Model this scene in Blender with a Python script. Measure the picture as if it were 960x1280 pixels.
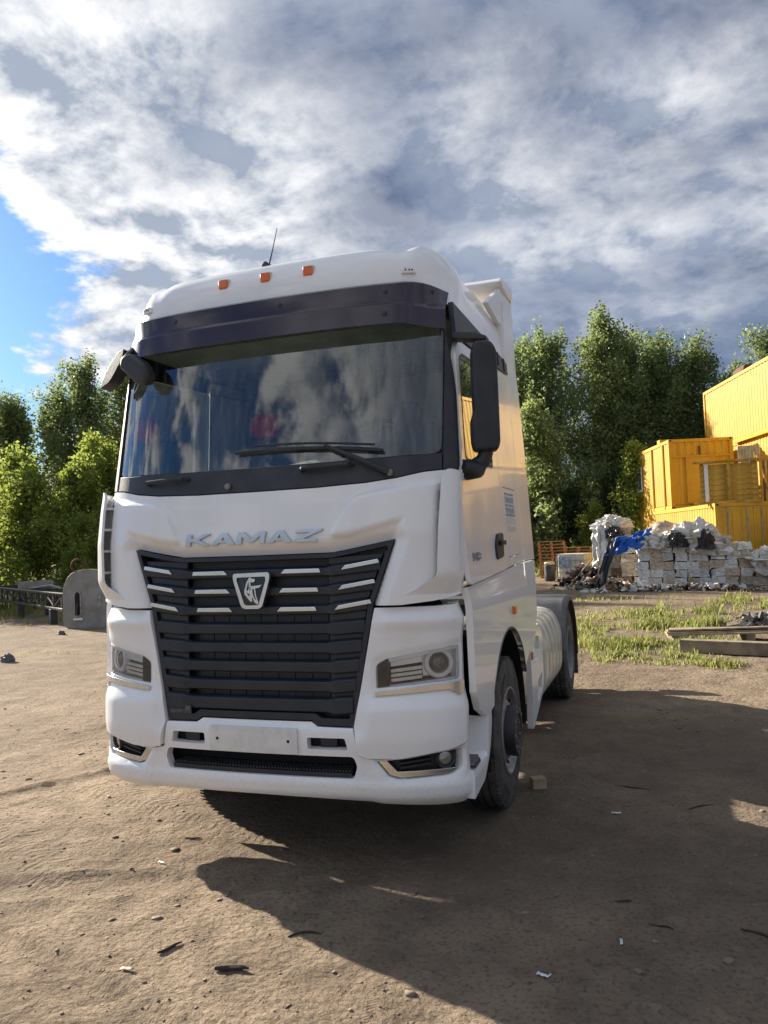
import bpy, bmesh, math, random
import numpy as np
from mathutils import Vector, Matrix, noise
for o in list(bpy.data.objects): bpy.data.objects.remove(o)
random.seed(7); rng = np.random.default_rng(7)
scene = bpy.context.scene; col = scene.collection
R = math.radians

# ---------------------------------------------------------------- camera
CAM = Vector((2.29, -4.1402, 1.8426)); YAW, PIT, ROL, FPX = 0.3343, 0.0392, -0.0393, 991.81
fw = Vector((-math.sin(YAW)*math.cos(PIT), math.cos(YAW)*math.cos(PIT), math.sin(PIT)))
r0 = Vector((math.cos(YAW), math.sin(YAW), 0)); u0 = r0.cross(fw)
rt = math.cos(ROL)*r0 + math.sin(ROL)*u0; up = rt.cross(fw)
cd = bpy.data.cameras.new('camera'); cam = bpy.data.objects.new('camera', cd); col.objects.link(cam)
M = Matrix((rt, up, -fw)).transposed().to_4x4(); M.translation = CAM; cam.matrix_world = M
cd.sensor_fit = 'VERTICAL'; cd.sensor_height = 24; cd.lens = 24*FPX/1280; cd.clip_end = 3000; cd.clip_start = .05
scene.camera = cam
scene.render.resolution_x, scene.render.resolution_y = 768, 1024

# ---------------------------------------------------------------- sky, sun, exposure
SUN_EL, SUN_AZ = R(22), math.atan2(-.906, .424)          # azimuth clockwise from +Y
scene.view_settings.view_transform = 'Standard'; scene.view_settings.look = 'None'
scene.view_settings.exposure = 1.5; scene.view_settings.gamma = 1
scene.view_settings.use_curve_mapping = False
world = bpy.data.worlds.new('World'); scene.world = world; world.use_nodes = True
wt = world.node_tree; wt.nodes.clear()

class NT:
    """tiny node-tree helper"""
    def __init__(s, t): s.t = t
    def n(s, typ, **kw):
        nd = s.t.nodes.new(typ)
        for k, v in kw.items(): setattr(nd, k, v)
        return nd
    def put(s, sock, v):
        if hasattr(v, 'is_output') or isinstance(v, bpy.types.NodeSocket): s.t.links.new(v, sock)
        elif v is not None: sock.default_value = v
    def math(s, op, a, b=None, c=None, clamp=False):
        nd = s.n('ShaderNodeMath', operation=op, use_clamp=clamp)
        s.put(nd.inputs[0], a); s.put(nd.inputs[1], b); s.put(nd.inputs[2], c); return nd.outputs[0]
    def vmath(s, op, a, b=None, sc=None):
        nd = s.n('ShaderNodeVectorMath', operation=op); s.put(nd.inputs[0], a); s.put(nd.inputs[1], b)
        if sc is not None: s.put(nd.inputs['Scale'], sc)
        return nd.outputs['Value'] if op in ('DOT_PRODUCT', 'LENGTH', 'DISTANCE') else nd.outputs[0]
    def noise(s, vec, scale, detail=6, rough=.55, dist=0, lac=2):
        nd = s.n('ShaderNodeTexNoise'); nd.noise_dimensions = '3D'
        if vec is not None: s.put(nd.inputs['Vector'], vec)
        s.put(nd.inputs['Scale'], scale); s.put(nd.inputs['Detail'], detail); s.put(nd.inputs['Roughness'], rough)
        s.put(nd.inputs['Distortion'], dist); s.put(nd.inputs['Lacunarity'], lac)
        return nd.outputs[0]
    def ss(s, v, a, b, lo=0., hi=1.):
        nd = s.n('ShaderNodeMapRange', interpolation_type='SMOOTHSTEP')
        s.put(nd.inputs['Value'], v); s.put(nd.inputs['From Min'], a); s.put(nd.inputs['From Max'], b)
        s.put(nd.inputs['To Min'], lo); s.put(nd.inputs['To Max'], hi); return nd.outputs[0]
    def mix(s, f, a, b, mode='MIX'):
        nd = s.n('ShaderNodeMix', data_type='RGBA', blend_type=mode)
        s.put(nd.inputs[0], f); s.put(nd.inputs[6], a if not isinstance(a, tuple) else (*a[:3], 1)); s.put(nd.inputs[7], b if not isinstance(b, tuple) else (*b[:3], 1)); return nd.outputs[2]
    def comb(s, x, y, z):
        nd = s.n('ShaderNodeCombineXYZ'); s.put(nd.inputs[0], x); s.put(nd.inputs[1], y); s.put(nd.inputs[2], z); return nd.outputs[0]
    def ramp(s, f, stops):
        nd = s.n('ShaderNodeValToRGB'); e = nd.color_ramp.elements
        while len(e) < len(stops): e.new(.5)
        for q, (p, c) in zip(e, stops): q.position = p; q.color = (*c[:3], 1)
        s.put(nd.inputs[0], f); return nd.outputs[0]

def build_sky():
    k = NT(wt)
    sky = k.n('ShaderNodeTexSky', sky_type='NISHITA'); sky.sun_disc = False
    sky.sun_elevation = SUN_EL; sky.sun_rotation = SUN_AZ; sky.air_density = 1.2; sky.dust_density = .6; sky.ozone_density = 2.0
    tc = k.n('ShaderNodeTexCoord'); d = k.vmath('NORMALIZE', tc.outputs['Generated'])
    sep = k.n('ShaderNodeSeparateXYZ'); k.put(sep.inputs[0], d)
    x, y, z = sep.outputs
    zz = k.math('ADD', k.math('MAXIMUM', z, 0.0), .30)
    p = k.comb(k.math('DIVIDE', x, zz), k.math('DIVIDE', y, zz), 0.0)      # flat cloud deck seen from below
    sx, sy = math.sin(SUN_AZ), math.cos(SUN_AZ)
    pb = k.vmath('ADD', p, SKYOFF)
    def dens(q):
        big = k.noise(q, 1.1, 3, .5)
        mid = k.noise(q, 4.2, 10, .60, .15)
        return k.math('ADD', k.math('MULTIPLY', big, .45), k.math('MULTIPLY', mid, .85))
    d0 = dens(pb); d1 = dens(k.vmath('ADD', pb, (sx*.06, sy*.06, 0)))
    # a bank of cloud lies over the place; it breaks up towards the west (picture left)
    side = k.vmath('DOT_PRODUCT', p, (.95, .30, 0))
    cover = k.ss(side, -.80, .06, -.02, .36)
    cov = k.math('ADD', k.math('SUBTRACT', d0, .63), cover)
    a = k.ss(cov, -.01, .09)
    thick = k.ss(cov, .10, .50)
    lit = k.math('MULTIPLY_ADD', k.math('SUBTRACT', d0, d1), 6.5, .48, clamp=True)   # sides turned to the sun are brighter
    white = k.mix(lit, (.46, .53, .65), (1.45, 1.44, 1.42))
    grey = k.mix(k.ss(k.noise(pb, 2.0, 8, .58, .5), .34, .66), (.140, .200, .345), (.45, .525, .69))
    grey = k.mix(k.math('MULTIPLY', lit, .42), grey, (.80, .83, .88))
    grey = k.mix(k.ss(side, -.45, .35, 0., .62), grey, k.vmath('MULTIPLY', grey, (.52, .56, .66)))      # the bank is deepest to the east
    cl = k.mix(thick, white, grey)
    cl = k.mix(k.ss(z, .02, .36, .85, 0.), cl, k.mix(k.ss(side, -.95, -.15), (.75, .82, .92), (.120, .215, .390)))   # far cloud seen through more air
    k_cl = k.vmath('SCALE', cl, sc=CLOUD)
    skyc = k.vmath('SCALE', k.vmath('MULTIPLY', sky.outputs[0], (.42, .66, 1.02)), sc=.55)
    out = k.mix(a, skyc, k_cl)
    bg = k.n('ShaderNodeBackground'); k.put(bg.inputs[0], out); bg.inputs[1].default_value = SKY
    o = k.n('ShaderNodeOutputWorld'); wt.links.new(bg.outputs[0], o.inputs[0])
SKY = .085; CLOUD = 3.7; SKYOFF = (3.1, 7.7, 0)
build_sky()
sl = bpy.data.lights.new('sun', 'SUN'); sun = bpy.data.objects.new('sun', sl); col.objects.link(sun)
sl.energy = 5.0; sl.angle = R(.6); sl.color = (1, .895, .75)
sun.rotation_euler = Vector((math.sin(SUN_AZ)*math.cos(SUN_EL), math.cos(SUN_AZ)*math.cos(SUN_EL), math.sin(SUN_EL))).to_track_quat('Z', 'Y').to_euler()
sun.location = (-20, 10, 12)

# ---------------------------------------------------------------- materials
MATS = {}
def mat(name, c, rough=.5, metal=0., var=.12, vscale=6., bump=0., bscale=60., coat=0., coatr=.05, spec=.5, c2=None, detail=5, trans=0., emit=None):
    if name in MATS: return MATS[name]
    m = bpy.data.materials.new(name); m.use_nodes = True; t = m.node_tree; k = NT(t)
    b = t.nodes['Principled BSDF']; tc = k.n('ShaderNodeTexCoord').outputs['Object']
    c2 = c2 or tuple(v*(1-var*2) for v in c)
    f = k.ss(k.noise(tc, vscale, detail, .6), .32, .68)
    k.put(b.inputs['Base Color'], k.mix(f, c2, c))
    k.put(b.inputs['Roughness'], k.math('MULTIPLY_ADD', k.noise(tc, vscale*3, 4), .25*rough, rough*.88, clamp=True))
    b.inputs['Metallic'].default_value = metal; b.inputs['Specular IOR Level'].default_value = spec
    b.inputs['Coat Weight'].default_value = coat; b.inputs['Coat Roughness'].default_value = coatr
    if bump:
        bp = k.n('ShaderNodeBump'); bp.inputs['Strength'].default_value = bump; bp.inputs['Distance'].default_value = .02
        k.put(bp.inputs['Height'], k.noise(tc, bscale, 6, .6)); t.links.new(bp.outputs[0], b.inputs['Normal'])
    if emit: b.inputs['Emission Color'].default_value = (*emit, 1); b.inputs['Emission Strength'].default_value = 1
    MATS[name] = m; return m
def glass(name, tint, ior=1.5, dirt=.06, refl=1.3):
    m = bpy.data.materials.new(name); m.use_nodes = True; t = m.node_tree; k = NT(t); t.nodes.clear()
    tr = k.n('ShaderNodeBsdfTransparent'); tr.inputs[0].default_value = (*tint, 1)
    gl = k.n('ShaderNodeBsdfGlossy'); gl.inputs['Roughness'].default_value = .015; gl.inputs[0].default_value = (.95, .97, 1, 1)
    fr = k.n('ShaderNodeFresnel'); fr.inputs[0].default_value = ior
    mx = k.n('ShaderNodeMixShader'); k.put(mx.inputs[0], k.math('MULTIPLY_ADD', fr.outputs[0], refl, .02, clamp=True)); t.links.new(tr.outputs[0], mx.inputs[1]); t.links.new(gl.outputs[0], mx.inputs[2])
    df = k.n('ShaderNodeBsdfDiffuse'); df.inputs[0].default_value = (.55, .6, .6, 1)
    tc = k.n('ShaderNodeTexCoord').outputs['Object']
    st = k.noise(k.vmath('MULTIPLY', tc, (26, 26, 1.1)), 1, 6, .65)
    film = k.math('MULTIPLY', k.ss(st, .42, .75), dirt)
    m2 = k.n('ShaderNodeMixShader'); k.put(m2.inputs[0], film); t.links.new(mx.outputs[0], m2.inputs[1]); t.links.new(df.outputs[0], m2.inputs[2])
    o = k.n('ShaderNodeOutputMaterial'); t.links.new(m2.outputs[0], o.inputs[0]); MATS[name] = m; return m

def paint_white():
    m = bpy.data.materials.new('white_paint'); m.use_nodes = True; t = m.node_tree; k = NT(t); b = t.nodes['Principled BSDF']
    tc = k.n('ShaderNodeTexCoord').outputs['Object']
    dust = k.ss(k.noise(tc, 2.2, 8, .65, .4), .48, .80)
    runs = k.ss(k.noise(k.vmath('MULTIPLY', tc, (14, 14, 1.2)), 1, 7, .6), .55, .85)
    sp_ = k.n('ShaderNodeSeparateXYZ'); k.put(sp_.inputs[0], tc)
    low = k.ss(sp_.outputs[2], .35, 1.0, 1., 0.)                       # road spatter is thicker low down
    spk = k.ss(k.math('MULTIPLY_ADD', low, .10, k.noise(tc, 75, 3, .5)), .66, .76)
    f = k.math('ADD', k.math('MULTIPLY', dust, .22), k.math('ADD', k.math('MULTIPLY', runs, .12), k.math('MULTIPLY', spk, .30)), clamp=True)
    k.put(b.inputs['Base Color'], k.mix(f, (.88, .88, .87), (.56, .52, .45)))
    k.put(b.inputs['Roughness'], k.math('MULTIPLY_ADD', dust, .2, .30))
    b.inputs['Coat Weight'].default_value = .55; b.inputs['Specular IOR Level'].default_value = .35
    k.put(b.inputs['Coat Roughness'], k.math('MULTIPLY_ADD', dust, .10, .05))
    MATS['white_paint'] = m; return m
WHITE = paint_white()
BLACK = mat('black_plastic', (.038, .041, .047), .48, var=.2, bump=.06, bscale=220, spec=.45)
GRILLE = mat('grille_plastic', (.017, .021, .029), .40, var=.2, vscale=4, bump=.05, bscale=200, c2=(.026, .030, .037))
DARK = mat('dark_void', (.008, .008, .009), .8)
RUBBER = mat('tyre_rubber', (.036, .035, .034), .82, var=.3, vscale=9, bump=.15, bscale=120, c2=(.105, .095, .082))
CHROME = mat('satin_chrome', (.78, .79, .80), .22, metal=1, var=.04)
STEEL = mat('grey_steel', (.36, .36, .36), .45, metal=.6, var=.2, vscale=12, c2=(.22, .20, .18))
HUB = mat('dark_hub_plastic', (.035, .035, .038), .5, var=.2)
FENDER = mat('grey_fender_plastic', (.105, .108, .112), .55, var=.18, bump=.06, bscale=150)
FRAME = mat('chassis_paint', (.045, .046, .05), .55, var=.25, bump=.1)
ORANGE = mat('orange_lens', (.80, .17, .012), .18, var=.1, coat=.6)
VISOR = mat('smoked_visor', (.034, .026, .042), .16, var=.15, vscale=2, coat=.25, spec=.4, c2=(.044, .034, .05))
PLATE = mat('plate_white', (.78, .78, .75), .45, var=.07, vscale=14)
BADGEBLUE = mat('emblem_field', (.012, .02, .045), .25, coat=.5)
GLASS = glass('windshield_glass', (.80, .90, .87), dirt=.10, refl=2.2)
SGLASS = glass('side_window_glass', (.74, .86, .84), dirt=.10)
LENS = glass('lamp_lens', (.97, .98, .98), dirt=.0, refl=1.1)
MIRRORG = mat('mirror_glass', (.85, .87, .9), .03, metal=1, var=.02)
DASH = mat('dash_plastic', (.10, .102, .105), .6)
SEAT = mat('seat_cloth', (.09, .095, .11), .85, bump=.1)
RED = mat('red_cloth', (.62, .03, .015), .75, bump=.1)
WOODP = mat('pale_wood', (.46, .33, .19), .8, var=.25, vscale=5, bump=.25, bscale=40)
WOODG = mat('weathered_wood', (.30, .23, .15), .85, var=.3, vscale=4, bump=.3, bscale=40, c2=(.14, .115, .09))

# ---------------------------------------------------------------- mesh helpers
def finish(name, me, m, parent=None, smooth=True, bevel=0., seg=2, angle=35):
    o = bpy.data.objects.new(name, me); col.objects.link(o)
    if m is not None and not me.materials: me.materials.append(m)
    if smooth: me.shade_smooth()
    if bevel:
        b = o.modifiers.new('bevel', 'BEVEL'); b.width = bevel; b.segments = seg; b.limit_method = 'ANGLE'; b.angle_limit = R(angle); b.harden_normals = True
    elif smooth:
        try: me.set_sharp_from_angle(angle=R(angle))
        except Exception: pass
    if parent is not None: o.parent = parent
    return o
class MB:
    def __init__(s): s.v = []; s.f = []
    def add(s, v, f):
        n = len(s.v); s.v += [tuple(p) for p in v]; s.f += [tuple(i+n for i in q) for q in f]; return s
    def box(s, lo, hi, mtx=None):
        (a, b, c), (d, e, g) = lo, hi
        v = [Vector(p) for p in ((a,b,c),(d,b,c),(d,e,c),(a,e,c),(a,b,g),(d,b,g),(d,e,g),(a,e,g))]
        if mtx is not None: v = [mtx @ p for p in v]
        return s.add(v, [(0,3,2,1),(4,5,6,7),(0,1,5,4),(1,2,6,5),(2,3,7,6),(3,0,4,7)])
    def tube(s, pts, r, n=8, caps=True):
        pts = [Vector(p) for p in pts]; rr = r if isinstance(r, (list, tuple)) else [r]*len(pts); rings = []
        prev = None
        for i, p in enumerate(pts):
            t = (pts[min(i+1, len(pts)-1)] - pts[max(i-1, 0)]).normalized()
            a = prev if prev is not None else (Vector((0,0,1)) if abs(t.z) < .9 else Vector((1,0,0)))
            e1 = (a - t*a.dot(t)).normalized(); e2 = t.cross(e1); prev = e1
            rings.append([p + rr[i]*(math.cos(2*math.pi*j/n)*e1 + math.sin(2*math.pi*j/n)*e2) for j in range(n)])
        v = [q for rg in rings for q in rg]; f = []
        for i in range(len(pts)-1):
            for j in range(n): f.append((i*n+j, i*n+(j+1) % n, (i+1)*n+(j+1) % n, (i+1)*n+j))
        if caps: f.append(tuple(range(n-1, -1, -1))); f.append(tuple((len(pts)-1)*n+j for j in range(n)))
        return s.add(v, f)
    def lathe(s, prof, n=48, c=(0,0,0), sx=1, closed=False):
        """profile of (axial x, radius) turned about the x axis"""
        v = []; f = []; m = len(prof)
        for i in range(n):
            a = 2*math.pi*i/n
            for (x, r) in prof: v.append((c[0]+sx*x, c[1]+r*math.cos(a), c[2]+r*math.sin(a)))
        for i in range(n):
            for j in range(m if closed else m-1):
                a, b = i*m+j, i*m+(j+1) % m; c2, d = ((i+1) % n)*m+(j+1) % m, ((i+1) % n)*m+j
                f.append((a, b, c2, d) if sx < 0 else (a, d, c2, b))
        return s.add(v, f)
    def prism(s, poly, y0, y1, plane='xz'):
        n = len(poly); P = {'xz': lambda a, b, t: (a, t, b), 'yz': lambda a, b, t: (t, a, b), 'xy': lambda a, b, t: (a, b, t)}[plane]
        v = [P(a, b, y0) for a, b in poly] + [P(a, b, y1) for a, b in poly]
        f = [tuple(range(n)), tuple(range(2*n-1, n-1, -1))] + [(i, i+n, (i+1) % n+n, (i+1) % n) for i in range(n)]
        return s.add(v, f)
    def mesh(s, name, fix=True):
        me = bpy.data.meshes.new(name); me.from_pydata(s.v, [], s.f); me.update()
        if fix:
            bm = bmesh.new(); bm.from_mesh(me); bmesh.ops.recalc_face_normals(bm, faces=bm.faces); bm.to_mesh(me); bm.free()
        return me
    def build(s, name, m, parent=None, smooth=True, bevel=0., seg=2, angle=35): return finish(name, s.mesh(name), m, parent, smooth, bevel, seg, angle)
def tag(o, label=None, cat=None, group=None, kind=None):
    for k, v in (('label', label), ('category', cat), ('group', group), ('kind', kind)):
        if v: o[k] = v
    return o
def empty(name, loc=(0,0,0), rz=0., label=None, cat=None, group=None):
    o = bpy.data.objects.new(name, None); col.objects.link(o); o.location = loc; o.rotation_euler = (0,0,rz); o.empty_display_size = .2
    return tag(o, label, cat, group)
def inst(name, me, parent, loc=(0,0,0), rot=(0,0,0), scale=(1,1,1)):
    o = bpy.data.objects.new(name, me); col.objects.link(o); o.parent = parent; o.location = loc; o.rotation_euler = rot; o.scale = scale; return o
def copy_tree(o, parent=None):
    c = o.copy(); col.objects.link(c); c.parent = parent
    for ch in list(o.children): copy_tree(ch, c)
    return c
def sstep(a, b, x):
    t = min(1, max(0, (x-a)/(b-a))); return t*t*(3-2*t)
def interp(x, xs, ys): return float(np.interp(x, xs, ys))
def inside(p, poly):
    x, y = p; c = False; n = len(poly)
    for i in range(n):
        (x1, y1), (x2, y2) = poly[i], poly[i-1]
        if (y1 > y) != (y2 > y) and x < (x2-x1)*(y-y1)/(y2-y1)+x1: c = not c
    return c
def sdist(p, poly, closed=True):
    """distance to an outline, negative inside"""
    x, y = p; best = 9.; n = len(poly)
    for i in range(0 if closed else 1, n):
        (x1, y1), (x2, y2) = poly[i-1], poly[i]; dx, dy = x2-x1, y2-y1; l = dx*dx+dy*dy
        t = 0 if l == 0 else min(1, max(0, ((x-x1)*dx+(y-y1)*dy)/l))
        best = min(best, math.hypot(x-x1-t*dx, y-y1-t*dy))
    return -best if closed and inside(p, poly) else best
def rounded(poly, r, n=4):
    out = []; m = len(poly); rs = r if isinstance(r, (list, tuple)) else [r]*m
    for i in range(m):
        p = Vector(poly[i]); a = Vector(poly[i-1])-p; b = Vector(poly[(i+1) % m])-p
        q = min(rs[i], a.length*.45, b.length*.45)
        if q < 1e-4: out.append(tuple(p)); continue
        A = p+a.normalized()*q; B = p+b.normalized()*q
        for j in range(n+1):
            t = j/n; out.append(tuple((1-t)**2*A + 2*t*(1-t)*p + t*t*B))
    return out
def mirror_poly(half): return [(x, z) for x, z in half] + [(-x, z) for x, z in reversed(half) if abs(x) > 1e-6]

def panel(name, outer, surf, m, parent=None, holes=(), step=.03, thick=.02, off=0., sculpt=None, bevel=.003, flip=False, seg=2):
    """cuts an outline (with holes) out of a curved surface: surf(a, b, offset) -> point"""
    xs = [p[0] for p in outer]; zs = [p[1] for p in outer]; x0, x1, z0, z1 = min(xs), max(xs), min(zs), max(zs)
    nx = max(1, round((x1-x0)/step)); nz = max(1, round((z1-z0)/step))
    bm = bmesh.new(); e = 1e-4
    gx = np.linspace(x0-e, x1+e, nx+1); gz = np.linspace(z0-e, z1+e, nz+1)
    V = [[bm.verts.new((a, b, 0)) for b in gz] for a in gx]
    for i in range(nx):
        for j in range(nz): bm.faces.new((V[i][j], V[i+1][j], V[i+1][j+1], V[i][j+1]))
    diag = math.hypot((x1-x0)/nx, (z1-z0)/nz)
    loops = [outer]+list(holes)
    segs = [(Vector(l[i-1]), Vector(l[i])) for l in loops for i in range(len(l)) if (Vector(l[i-1])-Vector(l[i])).length > 1e-5]
    cand = set(bm.faces)
    if len(cand) > 60:
        C = np.array([f.calc_center_median()[:2] for f in bm.faces]); keep = np.zeros(len(C), bool)
        for a, b in segs:
            a_, d = np.array(a), np.array(b-a); t = np.clip(((C-a_)@d)/(d@d), 0, 1)
            keep |= np.hypot(*(C-a_-t[:, None]*d).T) < diag*1.1
        fl = list(bm.faces); cand = {fl[i] for i in np.nonzero(keep)[0]}
    for a, b in segs:
        d = b-a; L = d.length; t = d/L; nrm = Vector((-t.y, t.x)); sub = []
        for f in cand:
            if not f.is_valid: continue
            pp = [Vector(v.co[:2])-a for v in f.verts]
            al = [q.dot(t) for q in pp]; ac = [q.dot(nrm) for q in pp]
            if max(al) > -1e-6 and min(al) < L+1e-6 and max(ac) > 1e-6 and min(ac) < -1e-6: sub.append(f)
        if not sub: continue
        geom = list({x for f in sub for x in (*f.verts, *f.edges)})+sub
        ret = bmesh.ops.bisect_plane(bm, geom=geom, dist=1e-6, plane_co=(*a, 0), plane_no=(*nrm, 0))
        cand = {f for f in cand if f.is_valid} | {g for g in ret['geom'] if isinstance(g, bmesh.types.BMFace)}
    kill = []
    for f in bm.faces:
        c = f.calc_center_median(); p = (c.x, c.y)
        if not inside(p, outer) or any(inside(p, h) for h in holes): kill.append(f)
    bmesh.ops.delete(bm, geom=kill, context='FACES')
    bmesh.ops.remove_doubles(bm, verts=bm.verts, dist=min(.0015, diag*.04))
    base = {v: (v.co.x, v.co.y) for v in bm.verts}
    ex = bmesh.ops.extrude_edge_only(bm, edges=[q for q in bm.edges if q.is_boundary])
    newv = [g for g in ex['geom'] if isinstance(g, bmesh.types.BMVert)]
    for v in newv:
        a, b = v.co.x, v.co.y; h = off+(sculpt(a, b) if sculpt else 0); v.co = surf(a, b, h-thick)
    for v, (a, b) in base.items(): v.co = surf(a, b, off+(sculpt(a, b) if sculpt else 0))
    if flip: bmesh.ops.reverse_faces(bm, faces=bm.faces)
    bmesh.ops.recalc_face_normals(bm, faces=bm.faces) if False else None
    me = bpy.data.meshes.new(name); bm.to_mesh(me); bm.free()
    return finish(name, me, m, parent, True, bevel, seg, 40)

# ================================================================ THE TRUCK (front at y = 0, back towards +y, driver's side at +x)
def yp(z): return interp(z, [.3,.42,.5,.75,1.0,1.5,1.9,2.1,2.2,2.33,3.1,3.3,3.41,3.52,3.60,3.66,3.70,3.73], [.10,.035,.02,0,.015,.03,.04,.075,.10,.13,.29,.31,.31,.33,.37,.43,.52,.68])
def wd(z): return interp(z, [.3,.7,1.0,1.6,2.3,3.1,3.3], [1.225,1.24,1.25,1.245,1.212,1.170,1.155])
def wf(z): return interp(z, [.3,.45,.7,1.0,1.5,1.6,2.2,2.3,3.1,3.3,3.42,3.52,3.60,3.66,3.70,3.73], [1.17,1.185,1.19,1.19,1.19,1.185,1.185,1.20,1.168,1.155,1.135,1.11,1.07,1.01,.93,.80])
def cc(z): return interp(z, [3.22,3.30,3.46], [.15,.24,.36])        # corner size in plan, larger at the roof
def fxy(u, z):
    s = 1 if u >= 0 else -1; a = abs(u); w = wf(z); y0 = yp(z); c = cc(z); xf = w-c; LC = 1.2*c
    fy = lambda x: y0+.06*x*x+.043*x**6
    if a <= xf: return s*a, fy(a)
    yf = fy(xf); sl = .12*xf+.258*xf**5; p1 = (w, yf+sl*c); p2 = (w, yf+sl*c+.37*c+1.6*max(0, c-.15))
    if a <= xf+LC:
        t = (a-xf)/LC; k0, k1, k2 = (1-t)**2, 2*t*(1-t), t*t
        return s*(k0*xf+k1*p1[0]+k2*p2[0]), k0*yf+k1*p1[1]+k2*p2[1]
    return s*w, p2[1]+(a-xf-LC)
def front(u, z, h=0.):
    e = .004; x, y = fxy(u, z)
    if h == 0: return Vector((x, y, z))
    xa, ya = fxy(u+e, z); xb, yb = fxy(u-e, z); xc, yc = fxy(u, z+e); xd, yd = fxy(u, z-e)
    n = Vector((xa-xb, ya-yb, 0)).cross(Vector((xc-xd, yc-yd, 2*e))).normalized()
    return Vector((x, y, z))+n*h
def uside(y, z):
    """front() parameter of the side point at depth y"""
    c = cc(z); q = wf(z)+.2*c; return q+(y-fxy(q, z)[1])
def side(sx):
    def f(y, z, h=0.):
        dz = (wd(z+.01)-wd(z-.01))/.02; n = Vector((1, 0, -dz)).normalized()
        return Vector((sx*(wd(z)+n.x*h), y, z+n.z*h))
    return f

truck = empty('tractor_truck', (0,0,0), 0, 'white cab-over semi tractor unit with black grille standing on bare dirt', 'truck')

# ---- grille opening
GR = [(0,1.795),(.50,1.797),(.58,1.808),(.87,1.86),(.742,1.51),(.61,.82),(.40,.825),(.36,.85),(0,.85)]
GRILLE_OUT = mirror_poly(GR)
# ---- hood panel (carries the lettering)
def hood_sculpt():
    O = [(1.16,2.19),(1.09,2.165),(.80,2.13),(.66,2.105),(.61,2.06),(.565,1.98),(.525,1.905),(.62,1.915),(.93,1.985),(.76,1.47),(1.2,1.47),(1.2,2.19)]
    def f(u, z):
        a = abs(u)
        h = .027*(1-sstep(-.004, .034, sdist((a, z), O)))
        g = sdist((a, z), GR if False else GRILLE_HALF)
        h -= .045*(1-sstep(0, .085, g))
        h -= .075*sstep(1.065, 1.12, a)*sstep(1.54, 1.62, z)*(1-sstep(2.12, 2.2, z))
        return h
    return f
GRILLE_HALF = [(-.2,1.795),(.50,1.797),(.58,1.808),(.87,1.86),(.742,1.51),(.61,.82),(-.2,.82)]
hood_half = [(0,2.178),(.40,2.180),(.70,2.192),(.88,2.212),(1.02,2.24),(1.10,2.25),(1.27,2.25),(1.27,1.60),(1.20,1.545),(1.05,1.51),(.90,1.494),(.747,1.494),(.745,1.512),(.876,1.866),(.58,1.815),(.50,1.803),(0,1.801)]
panel('hood_panel', mirror_poly(hood_half), front, WHITE, truck, step=.012, thick=.05, sculpt=hood_sculpt(), bevel=.004)

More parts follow.
